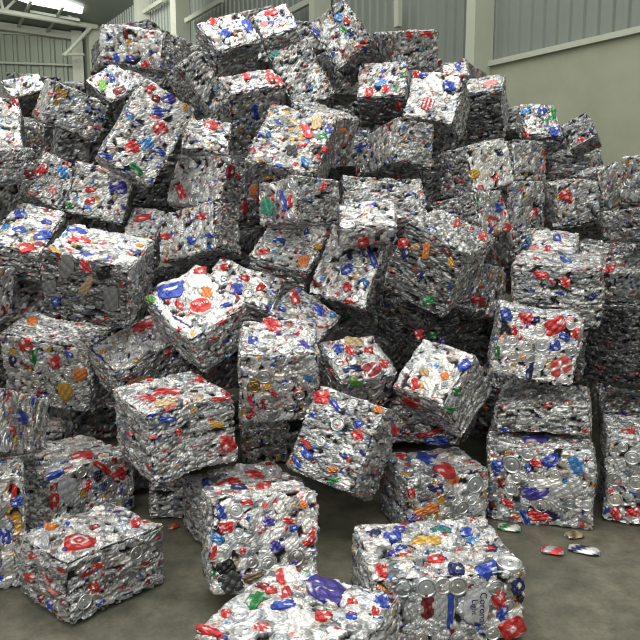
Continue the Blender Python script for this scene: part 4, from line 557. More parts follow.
["B06",1,-1,"blue",0.116,0.047,0.019,-0.0014,0.0004,0.0142],
["B06",1,-1,"red",-0.206,-0.0153,0.01,-0.0008,0.0002,0.0157],
["B07",2,1,"green",-0.1805,-0.0151,0.0331,-0.0164,-0.0076,0.0528],
["B07",2,1,"flap",0.0009,0.1691,0.0814,-0.0073,-0.0209,0.0644],
["B07",2,1,"redwhite",-0.174,0.195,0.029,0.0311,-0.0308,0.0432],
["B07",2,1,"blue",-0.0758,-0.0054,0.0295,0.03,-0.0151,0.0205],
["B07",2,1,"red",-0.1176,0.0852,0.016,0.0082,-0.0213,0.0358],
["B07",2,1,"red",-0.2122,-0.2345,0.0492,-0.0071,-0.0077,0.0191],
["B07",2,1,"red",-0.2197,-0.1283,0.0152,0.0077,-0.0126,0.0178],
["B07",2,1,"red",-0.0747,-0.1412,0.0234,0.012,-0.0109,0.0171],
["B07",2,1,"lid",-0.1087,-0.1843,0.0434,0.0222,-0.0222,0.0434],
["B07",2,1,"blue",0.2139,0.1935,0.0219,0.0112,-0.0155,0.0367],
["B07",2,1,"red",0.1201,0.1456,0.0156,0.008,-0.0085,0.018],
["B07",2,1,"red",0.2146,0.1215,0.0122,0.0062,-0.01,0.0231],
["B07",2,1,"white",0.0133,-0.0366,0.0389,0.0199,-0.0238,0.0421],
["B07",2,1,"lid",0.0661,0.0814,0.0218,0.0111,-0.0111,0.0218],
["B07",2,1,"lid",-0.0721,0.0853,0.026,0.0132,-0.0132,0.026],
["B07",2,1,"blue",0.1548,0.0562,0.018,0.0092,-0.0079,0.0166],
["B08",2,1,"blue",-0.1531,0.1126,0.038,-0.0057,0.0081,0.0363],
["B08",2,1,"gold",-0.0112,0.0543,0.0582,-0.0087,0.0097,0.0351],
["B08",2,1,"teal",0.0695,0.1364,0.0428,-0.0064,0.0069,0.0232],
["B08",2,1,"blue",0.1734,0.1111,0.0256,-0.0038,0.0122,0.0367],
["B08",2,1,"red",-0.0154,-0.1092,0.0354,-0.0052,0.0091,0.0313],
["B08",2,1,"red",-0.253,-0.1768,0.021,-0.0031,0.0093,0.0443],
["B08",2,1,"navy",0.0365,-0.1962,0.0305,-0.0045,0.0129,0.0403],
["B08",1,-1,"lid",-0.0989,0.0987,0.0408,-0.0034,0.0034,0.0408],
["B08",1,-1,"lid",-0.0325,0.1035,0.0355,-0.0029,0.0029,0.0355],
["B08",1,-1,"lid",0.0266,0.1,0.0394,-0.0032,0.0032,0.0394],
["B08",2,1,"lid",0.2536,-0.1879,0.0495,-0.0073,0.0073,0.0495],
["B08",1,-1,"bluestripe",0.0007,-0.0053,0.0179,-0.0016,-0.001,0.0668],
["B08",1,-1,"maroon",-0.0903,0.0192,0.0314,-0.0027,-0.0004,0.0456],
["B08",1,-1,"red",0.1957,0.0238,0.0241,0.0126,-0.019,0.0342],
["B08",1,-1,"red",0.2516,-0.095,0.0455,0.0133,-0.0151,0.0413],
["B08",1,-1,"navy",0.2628,0.0725,0.0289,0.0117,-0.0146,0.0315],
["B08",1,-1,"blue",0.2092,-0.0277,0.0243,-0.0021,-0.0008,0.0295],
["B08",1,-1,"lettered",0.1038,0.0108,0.048,-0.0041,-0.0016,0.0753],
["B08",1,-1,"lid",0.1782,0.0795,0.0315,-0.0026,0.0026,0.0315],
["B08",1,-1,"black",0.2807,0.0166,0.0122,-0.001,-0.0005,0.0147],
["B08",2,1,"blue",0.1555,-0.201,0.0447,0.0195,0.0061,0.0349],
["B08",1,-1,"lid",-0.1884,0.0975,0.0348,-0.0029,0.0029,0.0348],
["B08",1,-1,"silver",-0.1568,0.0043,0.0274,-0.0024,-0.0002,0.0331],
["B08",1,-1,"silver",-0.0392,0.0231,0.0276,-0.0024,-0.0007,0.054],
["B08",1,-1,"lid",0.2328,-0.0045,0.0279,-0.0024,0.0024,0.0279],
["B08",1,-1,"silver",0.11,0.0934,0.0279,-0.0023,-0.0008,0.0373],
["B01",2,1,"ring",-0.1086,-0.1003,0.0461,-0.039,0.0337,0.06],
["B01",1,-1,"red",-0.0975,0.0701,0.0295,-0.0066,-0.0018,0.0136],
["B01",1,-1,"red",-0.1155,-0.0148,0.0168,-0.013,0.0087,0.017],
["B01",0,-1,"red",0.0768,-0.0225,-0.0418,-0.0011,-0.0193,0.0197],
["B01",0,-1,"blue",-0.0646,-0.0971,-0.024,0.0136,0.0121,0.0163],
["B01",2,1,"red",0.1832,-0.0889,0.0132,-0.0155,0.0191,0.0272],
["B01",0,-1,"maroon",0.0004,-0.0945,-0.0258,0.0095,-0.0019,0.0187],
["B01",0,-1,"red",0.0312,0.0871,-0.0346,0.0112,-0.0012,0.0115],
["B01",2,1,"maroon",0.0218,-0.0131,0.0232,-0.0002,0.0088,0.0194],
["B01",2,1,"blue",-0.0532,0.0904,0.0086,-0.0101,0.011,0.0189],
["B01",1,-1,"lid",0.0875,0.0618,0.0319,-0.0015,0.0015,0.0319],
["B01",1,-1,"lid",-0.1679,-0.0581,0.0321,-0.0027,0.0027,0.0321],
["B01",2,1,"silver",-0.1822,0.0434,0.0142,-0.0065,0.03,0.0655],
["B02",1,-1,"blue",0.0773,-0.0147,0.018,-0.0029,0.0011,0.0323],
["B02",1,-1,"silver",0.0856,-0.1326,0.0242,-0.0043,0.001,0.0326],
["B02",1,-1,"blue",0.1315,0.1372,0.0243,-0.0034,0.0007,0.023]]
ROOM = {"n":[0.8189029657474978,0.5739319930879898,0.0],"d":[-0.5739319930879898,0.8189029657474978,0.0],"WD":6.656863327904035,"conc":3.413,"conc2":3.418,"corner":21.405,"near":3.884,"cols":[[6.079,5.953],[9.366,9.23],[14.589,14.306],[16.671,16.48],[20.366,20.103]],"braces":[[[14.139,5.65],[12.512,5.679]],[[10.228,4.938],[9.501,4.969]],[[16.428,6.339],[15.3,6.337]],[[7.465,4.146],[7.473,4.49]]],"corner_xy":[-6.833689190252051,21.349204819323504,0.0],"ub":[0.9854312205091027,0.17007442384421062,0.0],"nb":[-0.17007442384421062,0.9854312205091027,0.0],"rail":[[-2.341,5.955],[-0.351,5.953]],"rafter":[[-2.32,6.926],[-0.261,6.716]],"line":[[-2.302,6.775],[-0.677,6.761]],"back":[[-2.444,4.95],[0.0,5.015]],"colb":[[-0.275,6.302],[-0.002,6.313]],"truss":[[[-8.16,18.588,6.762],[-6.078,20.047,6.731],2.3],[[-6.601,19.681,6.791],[-6.532,19.729,7.412],1.5],[[-6.938,19.444,7.304],[-6.6,19.681,6.804],1.7],[[-6.579,19.696,6.795],[-6.004,20.099,7.494],1.5],[[-8.006,18.696,6.774],[-7.713,18.901,7.17],1.2],[[-8.024,18.683,6.795],[-8.066,18.654,7.098],1.4],[[-6.833,19.518,5.861],[-6.188,19.97,6.737],1.8],[[-6.874,19.489,5.893],[-6.396,19.824,5.966],1.3]],"tpx":0.030305000395637546,"roofA":[-9.028929414308378,20.76737403867318,6.994295891907932],"roofB":[-7.06960884910476,21.105530887490044,6.780671313102866],"sky":[[-7.792,18.368,7.038],[-7.414,18.764,6.974],[-6.182,19.158,6.827],[-5.956,18.598,6.843],[-6.337,18.169,6.91],[-6.581,18.042,6.942]],"purl":[[[-7.159,18.327,6.979],[-8.49,20.689,6.947]],[[-6.444,18.53,6.895],[-7.756,20.885,6.862]],[[-7.535,19.182,6.957],[-6.352,19.504,6.82]]]}
FLOOR_CANS = [[[0.95,3.532],[1.058,3.496],"wg"],[[1.104,3.273],[1.198,3.242],"rs"],[[1.246,3.294],[1.371,3.232],"wb"],[[1.278,3.415],[1.359,3.438],"tan"],[[-0.796,3.508],[-0.761,3.544],"or"]]
CAM_H = 1.65
F_PX = 700.0
PITCH = math.radians(8.49)
CAM = np.array([0, 0, CAM_H])

scene = bpy.context.scene
col = scene.collection

def lin(c):
    c = np.asarray(c, float)
    return np.where(c <= .04045, c / 12.92, ((c + .055) / 1.055) ** 2.4)

PAL = {k: lin(v) for k, v in dict(
    red=(.80, .13, .14), maroon=(.50, .10, .14), pink=(.86, .50, .50), orange=(.87, .50, .18), gold=(.80, .62, .22), tan=(.72, .62, .46),
    brown=(.40, .33, .25), blue=(.13, .27, .68), navy=(.11, .13, .38), sky=(.20, .52, .78), purple=(.27, .22, .62), green=(.12, .52, .26),
    lime=(.45, .68, .30), teal=(.10, .42, .40), jade=(.20, .56, .45), white=(.90, .90, .88), silver=(.72, .73, .74), black=(.06, .06, .07),
    dark=(.25, .25, .26), grey=(.5, .5, .5)).items()}
for _k in PAL: PAL[_k] = PAL[_k] * .86 + PAL[_k].mean() * .10 + .012

# ------------------------------------------------------------------ materials
def new_mat(name):
    m = bpy.data.materials.new(name); m.use_nodes = True
    return m, m.node_tree.nodes, m.node_tree.links, m.node_tree.nodes['Principled BSDF']

def can_material(name, metallic, rough, bump, scale):
    m, N, L, P = new_mat(name)
    a = N.new('ShaderNodeAttribute'); a.attribute_name = 'Col'
    tc = N.new('ShaderNodeTexCoord')
    nz = N.new('ShaderNodeTexNoise'); nz.inputs['Scale'].default_value = scale; nz.inputs['Detail'].default_value = 3
    L.new(tc.outputs['Object'], nz.inputs['Vector'])
    bp = N.new('ShaderNodeBump'); bp.inputs['Strength'].default_value = bump; bp.inputs['Distance'].default_value = .006
    L.new(nz.outputs['Fac'], bp.inputs['Height']); L.new(bp.outputs['Normal'], P.inputs['Normal'])
    L.new(a.outputs['Color'], P.inputs['Base Color'])
    P.inputs['Metallic'].default_value = metallic
    mr = N.new('ShaderNodeMapRange'); mr.inputs['To Min'].default_value = rough - .12; mr.inputs['To Max'].default_value = rough + .15
    L.new(nz.outputs['Fac'], mr.inputs['Value']); L.new(mr.outputs['Result'], P.inputs['Roughness'])
    return m

MASS = can_material('pressed aluminium', .55, .36, .35, 70)
CANM = can_material('crushed can print', .45, .33, .25, 60)
LIDM = can_material('bare aluminium', .85, .28, .15, 50)

def plain(name, c, rough=.6, metal=0., noise=.0, scale=4., bump=0.):
    m, N, L, P = new_mat(name)
    P.inputs['Roughness'].default_value = rough; P.inputs['Metallic'].default_value = metal
    base = [float(x) for x in lin(c)] + [1]
    P.inputs['Base Color'].default_value = base
    if noise or bump:
        tc = N.new('ShaderNodeTexCoord'); nz = N.new('ShaderNodeTexNoise')
        nz.inputs['Scale'].default_value = scale; nz.inputs['Detail'].default_value = 6; nz.inputs['Roughness'].default_value = .6
        L.new(tc.outputs['Object'], nz.inputs['Vector'])
        if noise:
            r = N.new('ShaderNodeValToRGB')
            r.color_ramp.elements[0].position = .3; r.color_ramp.elements[1].position = .7
            r.color_ramp.elements[0].color = [x * (1 - noise) for x in base[:3]] + [1]
            r.color_ramp.elements[1].color = [min(1, x * (1 + noise)) for x in base[:3]] + [1]
            L.new(nz.outputs['Fac'], r.inputs['Fac']); L.new(r.outputs['Color'], P.inputs['Base Color'])
        if bump:
            bp = N.new('ShaderNodeBump'); bp.inputs['Strength'].default_value = bump
            L.new(nz.outputs['Fac'], bp.inputs['Height']); L.new(bp.outputs['Normal'], P.inputs['Normal'])
    return m

# ------------------------------------------------------------------ mesh helpers
def mesh_obj(name, V, Fq, mat, parent=None, colors=None, smooth=False, tris=None):
    V = np.asarray(V, np.float32); Fq = np.asarray(Fq, np.int32).reshape(-1, 4)
    T = np.zeros((0, 3), np.int32) if tris is None else np.asarray(tris, np.int32).reshape(-1, 3)
    me = bpy.data.meshes.new(name)
    me.vertices.add(len(V)); me.vertices.foreach_set('co', V.ravel())
    nl = Fq.size + T.size
    me.loops.add(nl); me.loops.foreach_set('vertex_index', np.concatenate([Fq.ravel(), T.ravel()]))
    me.polygons.add(len(Fq) + len(T))
    st = np.concatenate([np.arange(len(Fq)) * 4, Fq.size + np.arange(len(T)) * 3]).astype(np.int32)
    me.polygons.foreach_set('loop_start', st)
    me.update(calc_edges=True)
    me.validate()
    me.polygons.foreach_set('use_smooth', np.full(len(me.polygons), smooth))
    if colors is not None:
        at = me.color_attributes.new('Col', 'FLOAT_COLOR', 'POINT')
        c = np.ones((len(V), 4), np.float32); c[:, :3] = colors
        at.data.foreach_set('color', c.ravel())
    me.materials.append(mat)
    o = bpy.data.objects.new(name, me); col.objects.link(o)
    if parent is not None: o.parent = parent
    return o

def box_geo(p, q, w, h, up=(0, 0, 1)):
    """bar from p to q, section w x h"""
    p = np.array(p, float); q = np.array(q, float); d = q - p; L = np.linalg.norm(d); d /= L
    up = np.array(up, float)
    s = np.cross(d, up)
    if np.linalg.norm(s) < 1e-4: s = np.cross(d, (1., .3, 0))
    s /= np.linalg.norm(s); t = np.cross(s, d)
    V = [e + s * a * w / 2 + t * b * h / 2 for e in (p, q) for a, b in ((-1, -1), (1, -1), (1, 1), (-1, 1))]
    Fq = [(0, 1, 2, 3), (7, 6, 5, 4), (0, 4, 5, 1), (1, 5, 6, 2), (2, 6, 7, 3), (3, 7, 4, 0)]
    return V, Fq

def tube_geo(p, q, r, n=10):
    p = np.array(p, float); q = np.array(q, float); d = (q - p) / np.linalg.norm(q - p)
    s = np.cross(d, (0.2, .1, 1)); s /= np.linalg.norm(s); t = np.cross(s, d)
    a = np.arange(n) * 2 * math.pi / n
    ring = np.cos(a)[:, None] * s + np.sin(a)[:, None] * t
    V = list(p + ring * r) + list(q + ring * r)
    return V, [(i, (i + 1) % n, n + (i + 1) % n, n + i) for i in range(n)]

def join_geo(gs):
    V = []; Fq = []
    for v, f in gs:
        b = len(V); V += list(v); Fq += [tuple(b + i for i in x) for x in f]
    return V, Fq

# ------------------------------------------------------------------ colours of the cans
def silver(rng, lo, hi):
    v = rng.uniform(lo, hi); w = rng.normal(0, .012)
    return lin(np.clip([v + w, v + .003, v - w], 0, 1))

PRINTS = ['red'] * 9 + ['blue'] * 5 + ['navy'] * 3 + ['maroon'] * 3 + ['sky'] * 3 + ['purple'] * 2 + ['gold', 'orange', 'green', 'tan', 'tan', 'pink', 'pink', 'black'] + ['white', 'silver', 'grey'] * 3

def pick(rng, kind):
    """two colours and how much of the second one shows"""
    if kind == 'F':
        u = rng.random()
        if u < .60: a = silver(rng, .74, .93)
        elif u < .84: a = silver(rng, .45, .75)
        else: return PAL[PRINTS[rng.integers(len(PRINTS))]] * rng.uniform(.7, 1.15), silver(rng, .75, .95), rng.choice([0, .25, .5, .7])
        return a, (PAL[PRINTS[rng.integers(len(PRINTS))]] if rng.random() < .22 else a * .7), .28
    if kind == 'W':
        u = rng.random()
        if u < .85: return silver(rng, .85, .98), PAL['white'], .2
        return PAL[PRINTS[rng.integers(len(PRINTS))]], PAL['white'], .4
    if kind == 'L':
        u = rng.random()
        if u < .76: a = silver(rng, .45, .9)
        else: return PAL[PRINTS[rng.integers(len(PRINTS))]] * rng.uniform(.6, 1.1), silver(rng, .6, .9), rng.choice([0, .3, .5])
        return a, a * .75, .3
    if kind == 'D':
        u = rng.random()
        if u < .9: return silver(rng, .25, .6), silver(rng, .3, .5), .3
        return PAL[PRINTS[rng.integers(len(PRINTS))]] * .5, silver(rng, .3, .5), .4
    u = rng.random()                                    # S: pressed edges in layers
    if u < .88: return silver(rng, .36, .88), silver(rng, .35, .8), .3
    return PAL[PRINTS[rng.integers(len(PRINTS))]] * rng.uniform(.55, 1.), silver(rng, .5, .85), rng.choice([0, .4, .6])

# ------------------------------------------------------------------ one face of pressed cans as a relief
def relief(rng, nu, nv, su, sv, kind, tone, cover, along):
    U = np.linspace(-su / 2, su / 2, nu); Vv = np.linspace(-sv / 2, sv / 2, nv)
    du = su / (nu - 1); dv = sv / (nv - 1); st = max(du, dv)
    H = np.full((nu, nv), -.017); C = np.zeros((nu, nv, 3)); C[:] = lin([.16, .16, .16])
    if kind in ('S', 'D'): ma, mb = .031, .0105
    elif kind in ('F', 'W'): ma, mb = .030, .020
    else: ma, mb = .026, .018
    mb = max(mb, st * 1.1)
    n = int(su * sv * cover / (ma * mb * 3.2)) + 3
    a0 = 0. if along == 0 else math.pi / 2
    flat = kind in ('F', 'W')
    for _ in range(n):
        lid = kind in ('L', 'W') and rng.random() < (.45 if kind == 'W' else .28) or kind == 'F' and rng.random() < .10
        cu = rng.uniform(-su / 2, su / 2); cv = rng.uniform(-sv / 2, sv / 2)
        if lid:
            a = rng.uniform(.023, .029); b = a * rng.uniform(.75, 1.); th = rng.uniform(0, 3.14)
        else:
            a = ma * math.exp(rng.normal(0, .35)); b = mb * math.exp(rng.normal(0, .3))
            th = (a0 + rng.normal(0, .30)) if kind in ('S', 'D') else rng.uniform(0, 3.14)
        R = max(a, b)
        i0 = max(0, int((cu - R + su / 2) / du)); i1 = min(nu, int((cu + R + su / 2) / du) + 2)
        j0 = max(0, int((cv - R + sv / 2) / dv)); j1 = min(nv, int((cv + R + sv / 2) / dv) + 2)
        if i1 <= i0 or j1 <= j0: continue
        x = U[i0:i1, None] - cu; y = Vv[None, j0:j1] - cv
        c, s = math.cos(th), math.sin(th)
        p = (x * c + y * s) / a; q = (-x * s + y * c) / b
        k = rng.uniform(1.8, 3.6) if not lid else 2.
        r2 = np.abs(p) ** k + np.abs(q) ** k
        if not lid: r2 = r2 + .22 * np.sin(p * rng.uniform(3, 7) + rng.uniform(0, 6)) * np.abs(q) + .2 * np.sin(q * rng.uniform(3, 6) + rng.uniform(0, 6)) * np.abs(p)
        m = r2 < 1
        h0 = rng.normal(-.004, .0028) if flat else rng.normal(-.006, .0042)
        tl = .10 if flat else .16 if kind == 'L' else .28
        h = h0 + rng.normal(0, tl * .35) * p * a + rng.normal(0, tl) * q * b
        A, B, amt = pick(rng, kind)
        if lid:
            r = np.sqrt(r2); h = h + .0035 * np.exp(-((r - .88) / .09) ** 2) + .0015 * ((np.abs(p) < .4) & (np.abs(q) < .2))
            A = silver(rng, .66, .95) if rng.random() < .85 else PAL['gold']
            cc = A * (1 - .45 * np.exp(-((r - .72) / .07) ** 2))[..., None]
        else:
            h = h + rng.uniform(.001, .004) * (1 - r2)
            for _k in range(2):
                f = rng.uniform(1.5, 5.5); g = rng.uniform(0, 6.28)
                h = h + (rng.uniform(.0004, .0024) if flat else rng.uniform(.001, .0038)) * np.abs(np.sin((p * math.cos(g) + q * math.sin(g)) * f + g))
            h = h - (.0045 if flat else .007) * np.clip(r2, 0, 1) ** 3
            w = np.sin(p * rng.uniform(1.5, 5) + rng.uniform(0, 6)) * np.cos(q * rng.uniform(1, 4) + rng.uniform(0, 6))
            cc = np.where((w > 1 - 2 * amt)[..., None], B, A) * (1 + .2 * np.sin(p * rng.uniform(3, 9) + q * rng.uniform(2, 8) + rng.uniform(0, 6)))[..., None]
        h = np.minimum(h, .006)
        cur = H[i0:i1, j0:j1]; mm = m & (h > cur)
        cur[mm] = h[mm]; C[i0:i1, j0:j1][mm] = cc[mm]
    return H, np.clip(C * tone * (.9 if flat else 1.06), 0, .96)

def warp(P, ph):
    """slow bulging of a whole bale"""
    out = P.copy()
    for i in range(3):
        j, k = (i + 1) % 3, (i + 2) % 3
        out[:, i] += .0045 * np.sin(P[:, j] * 13 + ph[i]) + .0035 * np.sin(P[:, k] * 19 + ph[i + 3])
    return out

def lump_at(p, ax, sd, D, ph):
    p[ax] = sd * D[ax] / 2
    return abs(math.sin(p[0] * 9 + ph[0] * 2) * math.sin(p[1] * 11 + ph[1] * 3) * math.sin(p[2] * 10 + ph[2] * 2))

def bale_mass(rng, D, step, types, tone, ph, hidden):
    """types: {(axis, side): kind}"""
    D = np.asarray(D) + .010
    n = [max(6, int(round(d / step))) for d in D]
    rad = .022
    keys = []; pos = []; hh = []; cl = []; quads = []; base = 0
    for ax in range(3):
        a, b = [i for i in range(3) if i != ax]
        for sd in (-1, 1):
            kind = types[(ax, sd)]
            nu, nv = n[a] + 1, n[b] + 1
            cover = 1.1 if (ax, sd) in hidden else 2.4
            # layers run level on standing faces
            along = 0 if b == 2 else (1 if a == 2 else int(rng.integers(2)))
            H, C = relief(rng, nu, nv, D[a], D[b], kind, tone, cover, along)
            I, J = np.meshgrid(np.arange(nu), np.arange(nv), indexing='ij')
            idx = np.zeros((nu, nv, 3), int); idx[..., a] = I; idx[..., b] = J; idx[..., ax] = 0 if sd < 0 else n[ax]
            keys.append(((idx[..., 0] * (n[1] + 1) + idx[..., 1]) * (n[2] + 1) + idx[..., 2]).ravel())
            pos.append((idx / np.array(n) - .5).reshape(-1, 3) * D); hh.append(H.ravel()); cl.append(C.reshape(-1, 3))
            ids = base + np.arange(nu * nv).reshape(nu, nv); base += nu * nv
            q = np.stack([ids[:-1, :-1], ids[1:, :-1], ids[1:, 1:], ids[:-1, 1:]], -1).reshape(-1, 4)
            flip = (sd < 0) ^ (ax == 1)
            quads.append(q[:, ::-1] if flip else q)
    keys = np.concatenate(keys); pos = np.concatenate(pos); hh = np.concatenate(hh); cl = np.concatenate(cl); quads = np.concatenate(quads)
    uq, first, inv = np.unique(keys, return_index=True, return_inverse=True)
    cnt = np.bincount(inv); h = np.bincount(inv, hh) / cnt
    P = pos[first]; C = cl[first]
    qd = np.clip(P, -(D / 2 - rad), D / 2 - rad); dv = P - qd; L = np.linalg.norm(dv, axis=1, keepdims=True); N = dv / np.maximum(L, 1e-9)
    h = h + rng.uniform(-.0016, .0006, len(h))
    lump = np.sin(P[:, 0] * 9 + ph[0] * 2) * np.sin(P[:, 1] * 11 + ph[1] * 3) * np.sin(P[:, 2] * 10 + ph[2] * 2)
    h = h - .012 * np.abs(lump)
    P = qd + N * rad + N * h[:, None]
    return warp(P, ph), inv[quads], C

# ------------------------------------------------------------------ single crushed cans lying in a face
def plate(rng, u, v, look, n3, tone=1.):
    """crumpled flattened can; u, v half axes (3d), n3 outward. returns V, quads, tris, colours"""
    nr, na = 7, 26
    A = PAL.get(look, PAL['silver']); B = PAL['white']
    lu, lv = np.linalg.norm(u), np.linalg.norm(v)
    k = 2.1 if look in ('ring', 'ovaltext') else rng.uniform(2.4, 6.5); ph = rng.uniform(0, 6.28, 6)
    V = [n3 * .0115]; C = [A]
    th = np.arange(na) * 2 * math.pi / na
    sup = (np.abs(np.cos(th)) ** k + np.abs(np.sin(th)) ** k) ** (-1 / k)
    out = sup * (1 + .07 * np.sin(2 * th + ph[0]) + .05 * np.sin(3 * th + ph[1]) + .025 * np.sin(8 * th + ph[2])) * rng.uniform(.95, 1.04, na)
    for i in range(1, nr + 1):
        f = i / (nr - 1) if i < nr else 1.03
        p = f * out * np.cos(th); q = f * out * np.sin(th)
        h = .0068 + .003 * (1 - min(f, 1) ** 2) + .0045 * np.abs(np.sin(p * 3.3 + q * 1.7 + ph[3])) + .0035 * np.abs(np.sin(q * 4.1 - p * 2.6 + ph[4])) - .0035 + rng.uniform(-.0008, .0008, na) - .005 * max(0, f - .75)
        if i == nr: h = np.full(na, -.012)
        for j in range(na):
            V.append(u * p[j] + v * q[j] + n3 * h[j])
            c = A
            pj, qj, r = p[j], q[j], math.hypot(p[j], q[j])
            if look == 'redstripe': c = PAL['red'] if abs((pj * 1.6 + 8.3) % 1 - .5) > .16 else B
            elif look in ('bluecan',): c = B if (qj > .62 or abs(qj + .1) < .12 and abs(pj) < .55) else PAL['blue']
            elif look == 'whiteblue': c = PAL['navy'] if (abs(qj - .35 + .5 * pj) < .18) else B
            elif look == 'redwhite': c = PAL['red'] if pj < -.25 else B
            elif look == 'swoosh': c = B if abs(qj - .45 * math.sin(pj * 2.6)) < .13 and abs(pj) < .75 or r > 1.0 else PAL['maroon'] * 1.3
            elif look == 'check': c = B if (abs(pj) < .1 or abs(qj) < .12) else PAL['red'] * .8 + PAL['pink'] * .25
            elif look == 'ring': c = B * .85 if .42 < r < .62 else PAL['red'] * .75
            elif look == 'ovaltext': c = PAL['red'] if r < .93 else B
            elif look == 'lettered': c = PAL['navy'] if qj < -.82 else PAL['silver'] * 1.25
            elif look == 'bluestripe': c = PAL['silver'] if abs(pj) > .72 else PAL['blue']
            elif look == 'flap': c = PAL['purple'] * .75 if rng.random() > .04 else B
            elif look in ('can', 'silver'): c = PAL['silver'] * (1.15 if look == 'can' else 1.)
            elif look in ('red', 'blue', 'navy', 'sky', 'maroon', 'purple', 'green') and lu > .012:
                w = math.sin(pj * 3.4 + qj * 1.3 + ph[5]); w2 = math.sin(qj * 5.2 - pj * 1.1 + ph[1])
                if w > .5 and w2 > .2: c = B * .8 + A * .2
                elif w < -.6 and w2 < 0: c = A * .55
            C.append(c)
    Q = []; T = [(0, 1 + j, 1 + (j + 1) % na) for j in range(na)]
    for i in range(nr - 1):
        b = 1 + i * na
        Q += [(b + j, b + na + j, b + na + (j + 1) % na, b + (j + 1) % na) for j in range(na)]
    return np.array(V), Q, T, np.clip(np.array(C) * tone, 0, .95)

def lid_geo(rng, u, v, n3, gold=False):
    prof = [(0, .001), (.25, .001), (.5, .0015), (.68, .001), (.76, -.001), (.82, .004), (.9, .0062), (.97, .005), (1., .001), (1.0, -.012)]
    na = 28; base = PAL['gold'] * .7 if gold else silver(rng, .68, .92)
    V = [n3 * .005]; C = [base]; T = [(0, 1 + j, 1 + (j + 1) % na) for j in range(na)]; Q = []
    bend = rng.uniform(-.12, .12)
    for r, h in prof[1:]:
        for j in range(na):
            t = j * 2 * math.pi / na; p, q = r * math.cos(t), r * math.sin(t)
            V.append(u * p + v * q + n3 * (h + .004 + bend * p * p * .02))
            C.append(base * (.55 if .7 < r < .8 else 1.))
    for i in range(len(prof) - 2):
        b = 1 + i * na
        Q += [(b + j, b + na + j, b + na + (j + 1) % na, b + (j + 1) % na) for j in range(na)]
    # pull tab
    tabs = []
    nt = 14; b0 = len(V); rot_ = rng.uniform(0, 6.28)
    for r, h in ((1., .004), (1., .0075), (.45, .0085)):
        for j in range(nt):
            t = j * 2 * math.pi / nt
            p, q = .12 + .34 * r * math.cos(t), .2 * r * math.sin(t)
            p, q = p * math.cos(rot_) - q * math.sin(rot_), p * math.sin(rot_) + q * math.cos(rot_)
            V.append(u * p + v * q + n3 * h); C.append(base * 1.08)
    for i in range(2):
        b = b0 + i * nt
        Q += [(b + j, b + (j + 1) % nt, b + nt + (j + 1) % nt, b + nt + j) for j in range(nt)]
    return np.array(V), Q, T, np.clip(np.array(C), 0, .95)

LOOKNAME = {'redstripe': 'red can with white stripes', 'bluecan': 'big flattened blue can', 'whiteblue': 'white can with dark blue band', 'redwhite': 'red and white can end',
            'swoosh': 'square dark red can with white swoosh', 'check': 'pinkish red can with white lines', 'ring': 'red oval can with white ring',
            'ovaltext': 'red oval can with white lettering', 'lettered': 'upright silver can with dark blue lettering', 'bluestripe': 'silver can with blue stripe', 'flap': 'dark blue flap of can sheet',
            'can': 'dented pale silver can', 'lime': 'light green crushed can', 'jade': 'blue-green crushed can', 'sky': 'light blue crushed can', 'navy': 'dark blue crushed can',
            'gold': 'gold crushed can', 'silver': 'dented bare silver can', 'dark': 'dark grey crushed can', 'grey': 'dull grey crushed can'}

def text_obj(body, size, parent, org, ex, ey, n3, mat):
    cu = bpy.data.curves.new('lettering', 'FONT'); cu.body = body; cu.size = size; cu.extrude = .0006
    cu.align_x = 'CENTER'; cu.align_y = 'CENTER'; cu.materials.append(mat)
    o = bpy.data.objects.new('lettering', cu); col.objects.link(o); o.parent = parent
    M = Matrix(((ex[0], ey[0], n3[0], org[0]), (ex[1], ey[1], n3[1], org[1]), (ex[2], ey[2], n3[2], org[2]), (0, 0, 0, 1)))
    dg = bpy.context.evaluated_depsgraph_get(); me = bpy.data.meshes.new_from_object(o.evaluated_get(dg))
    bpy.data.objects.remove(o); me.materials.clear(); me.materials.append(mat)
    o = bpy.data.objects.new('lettering', me); col.objects.link(o); o.parent = parent
    o.matrix_local = M
    return o

INKW = plain('white ink', (.92, .92, .9), .5); INKN = plain('navy ink', (.10, .13, .30), .5)

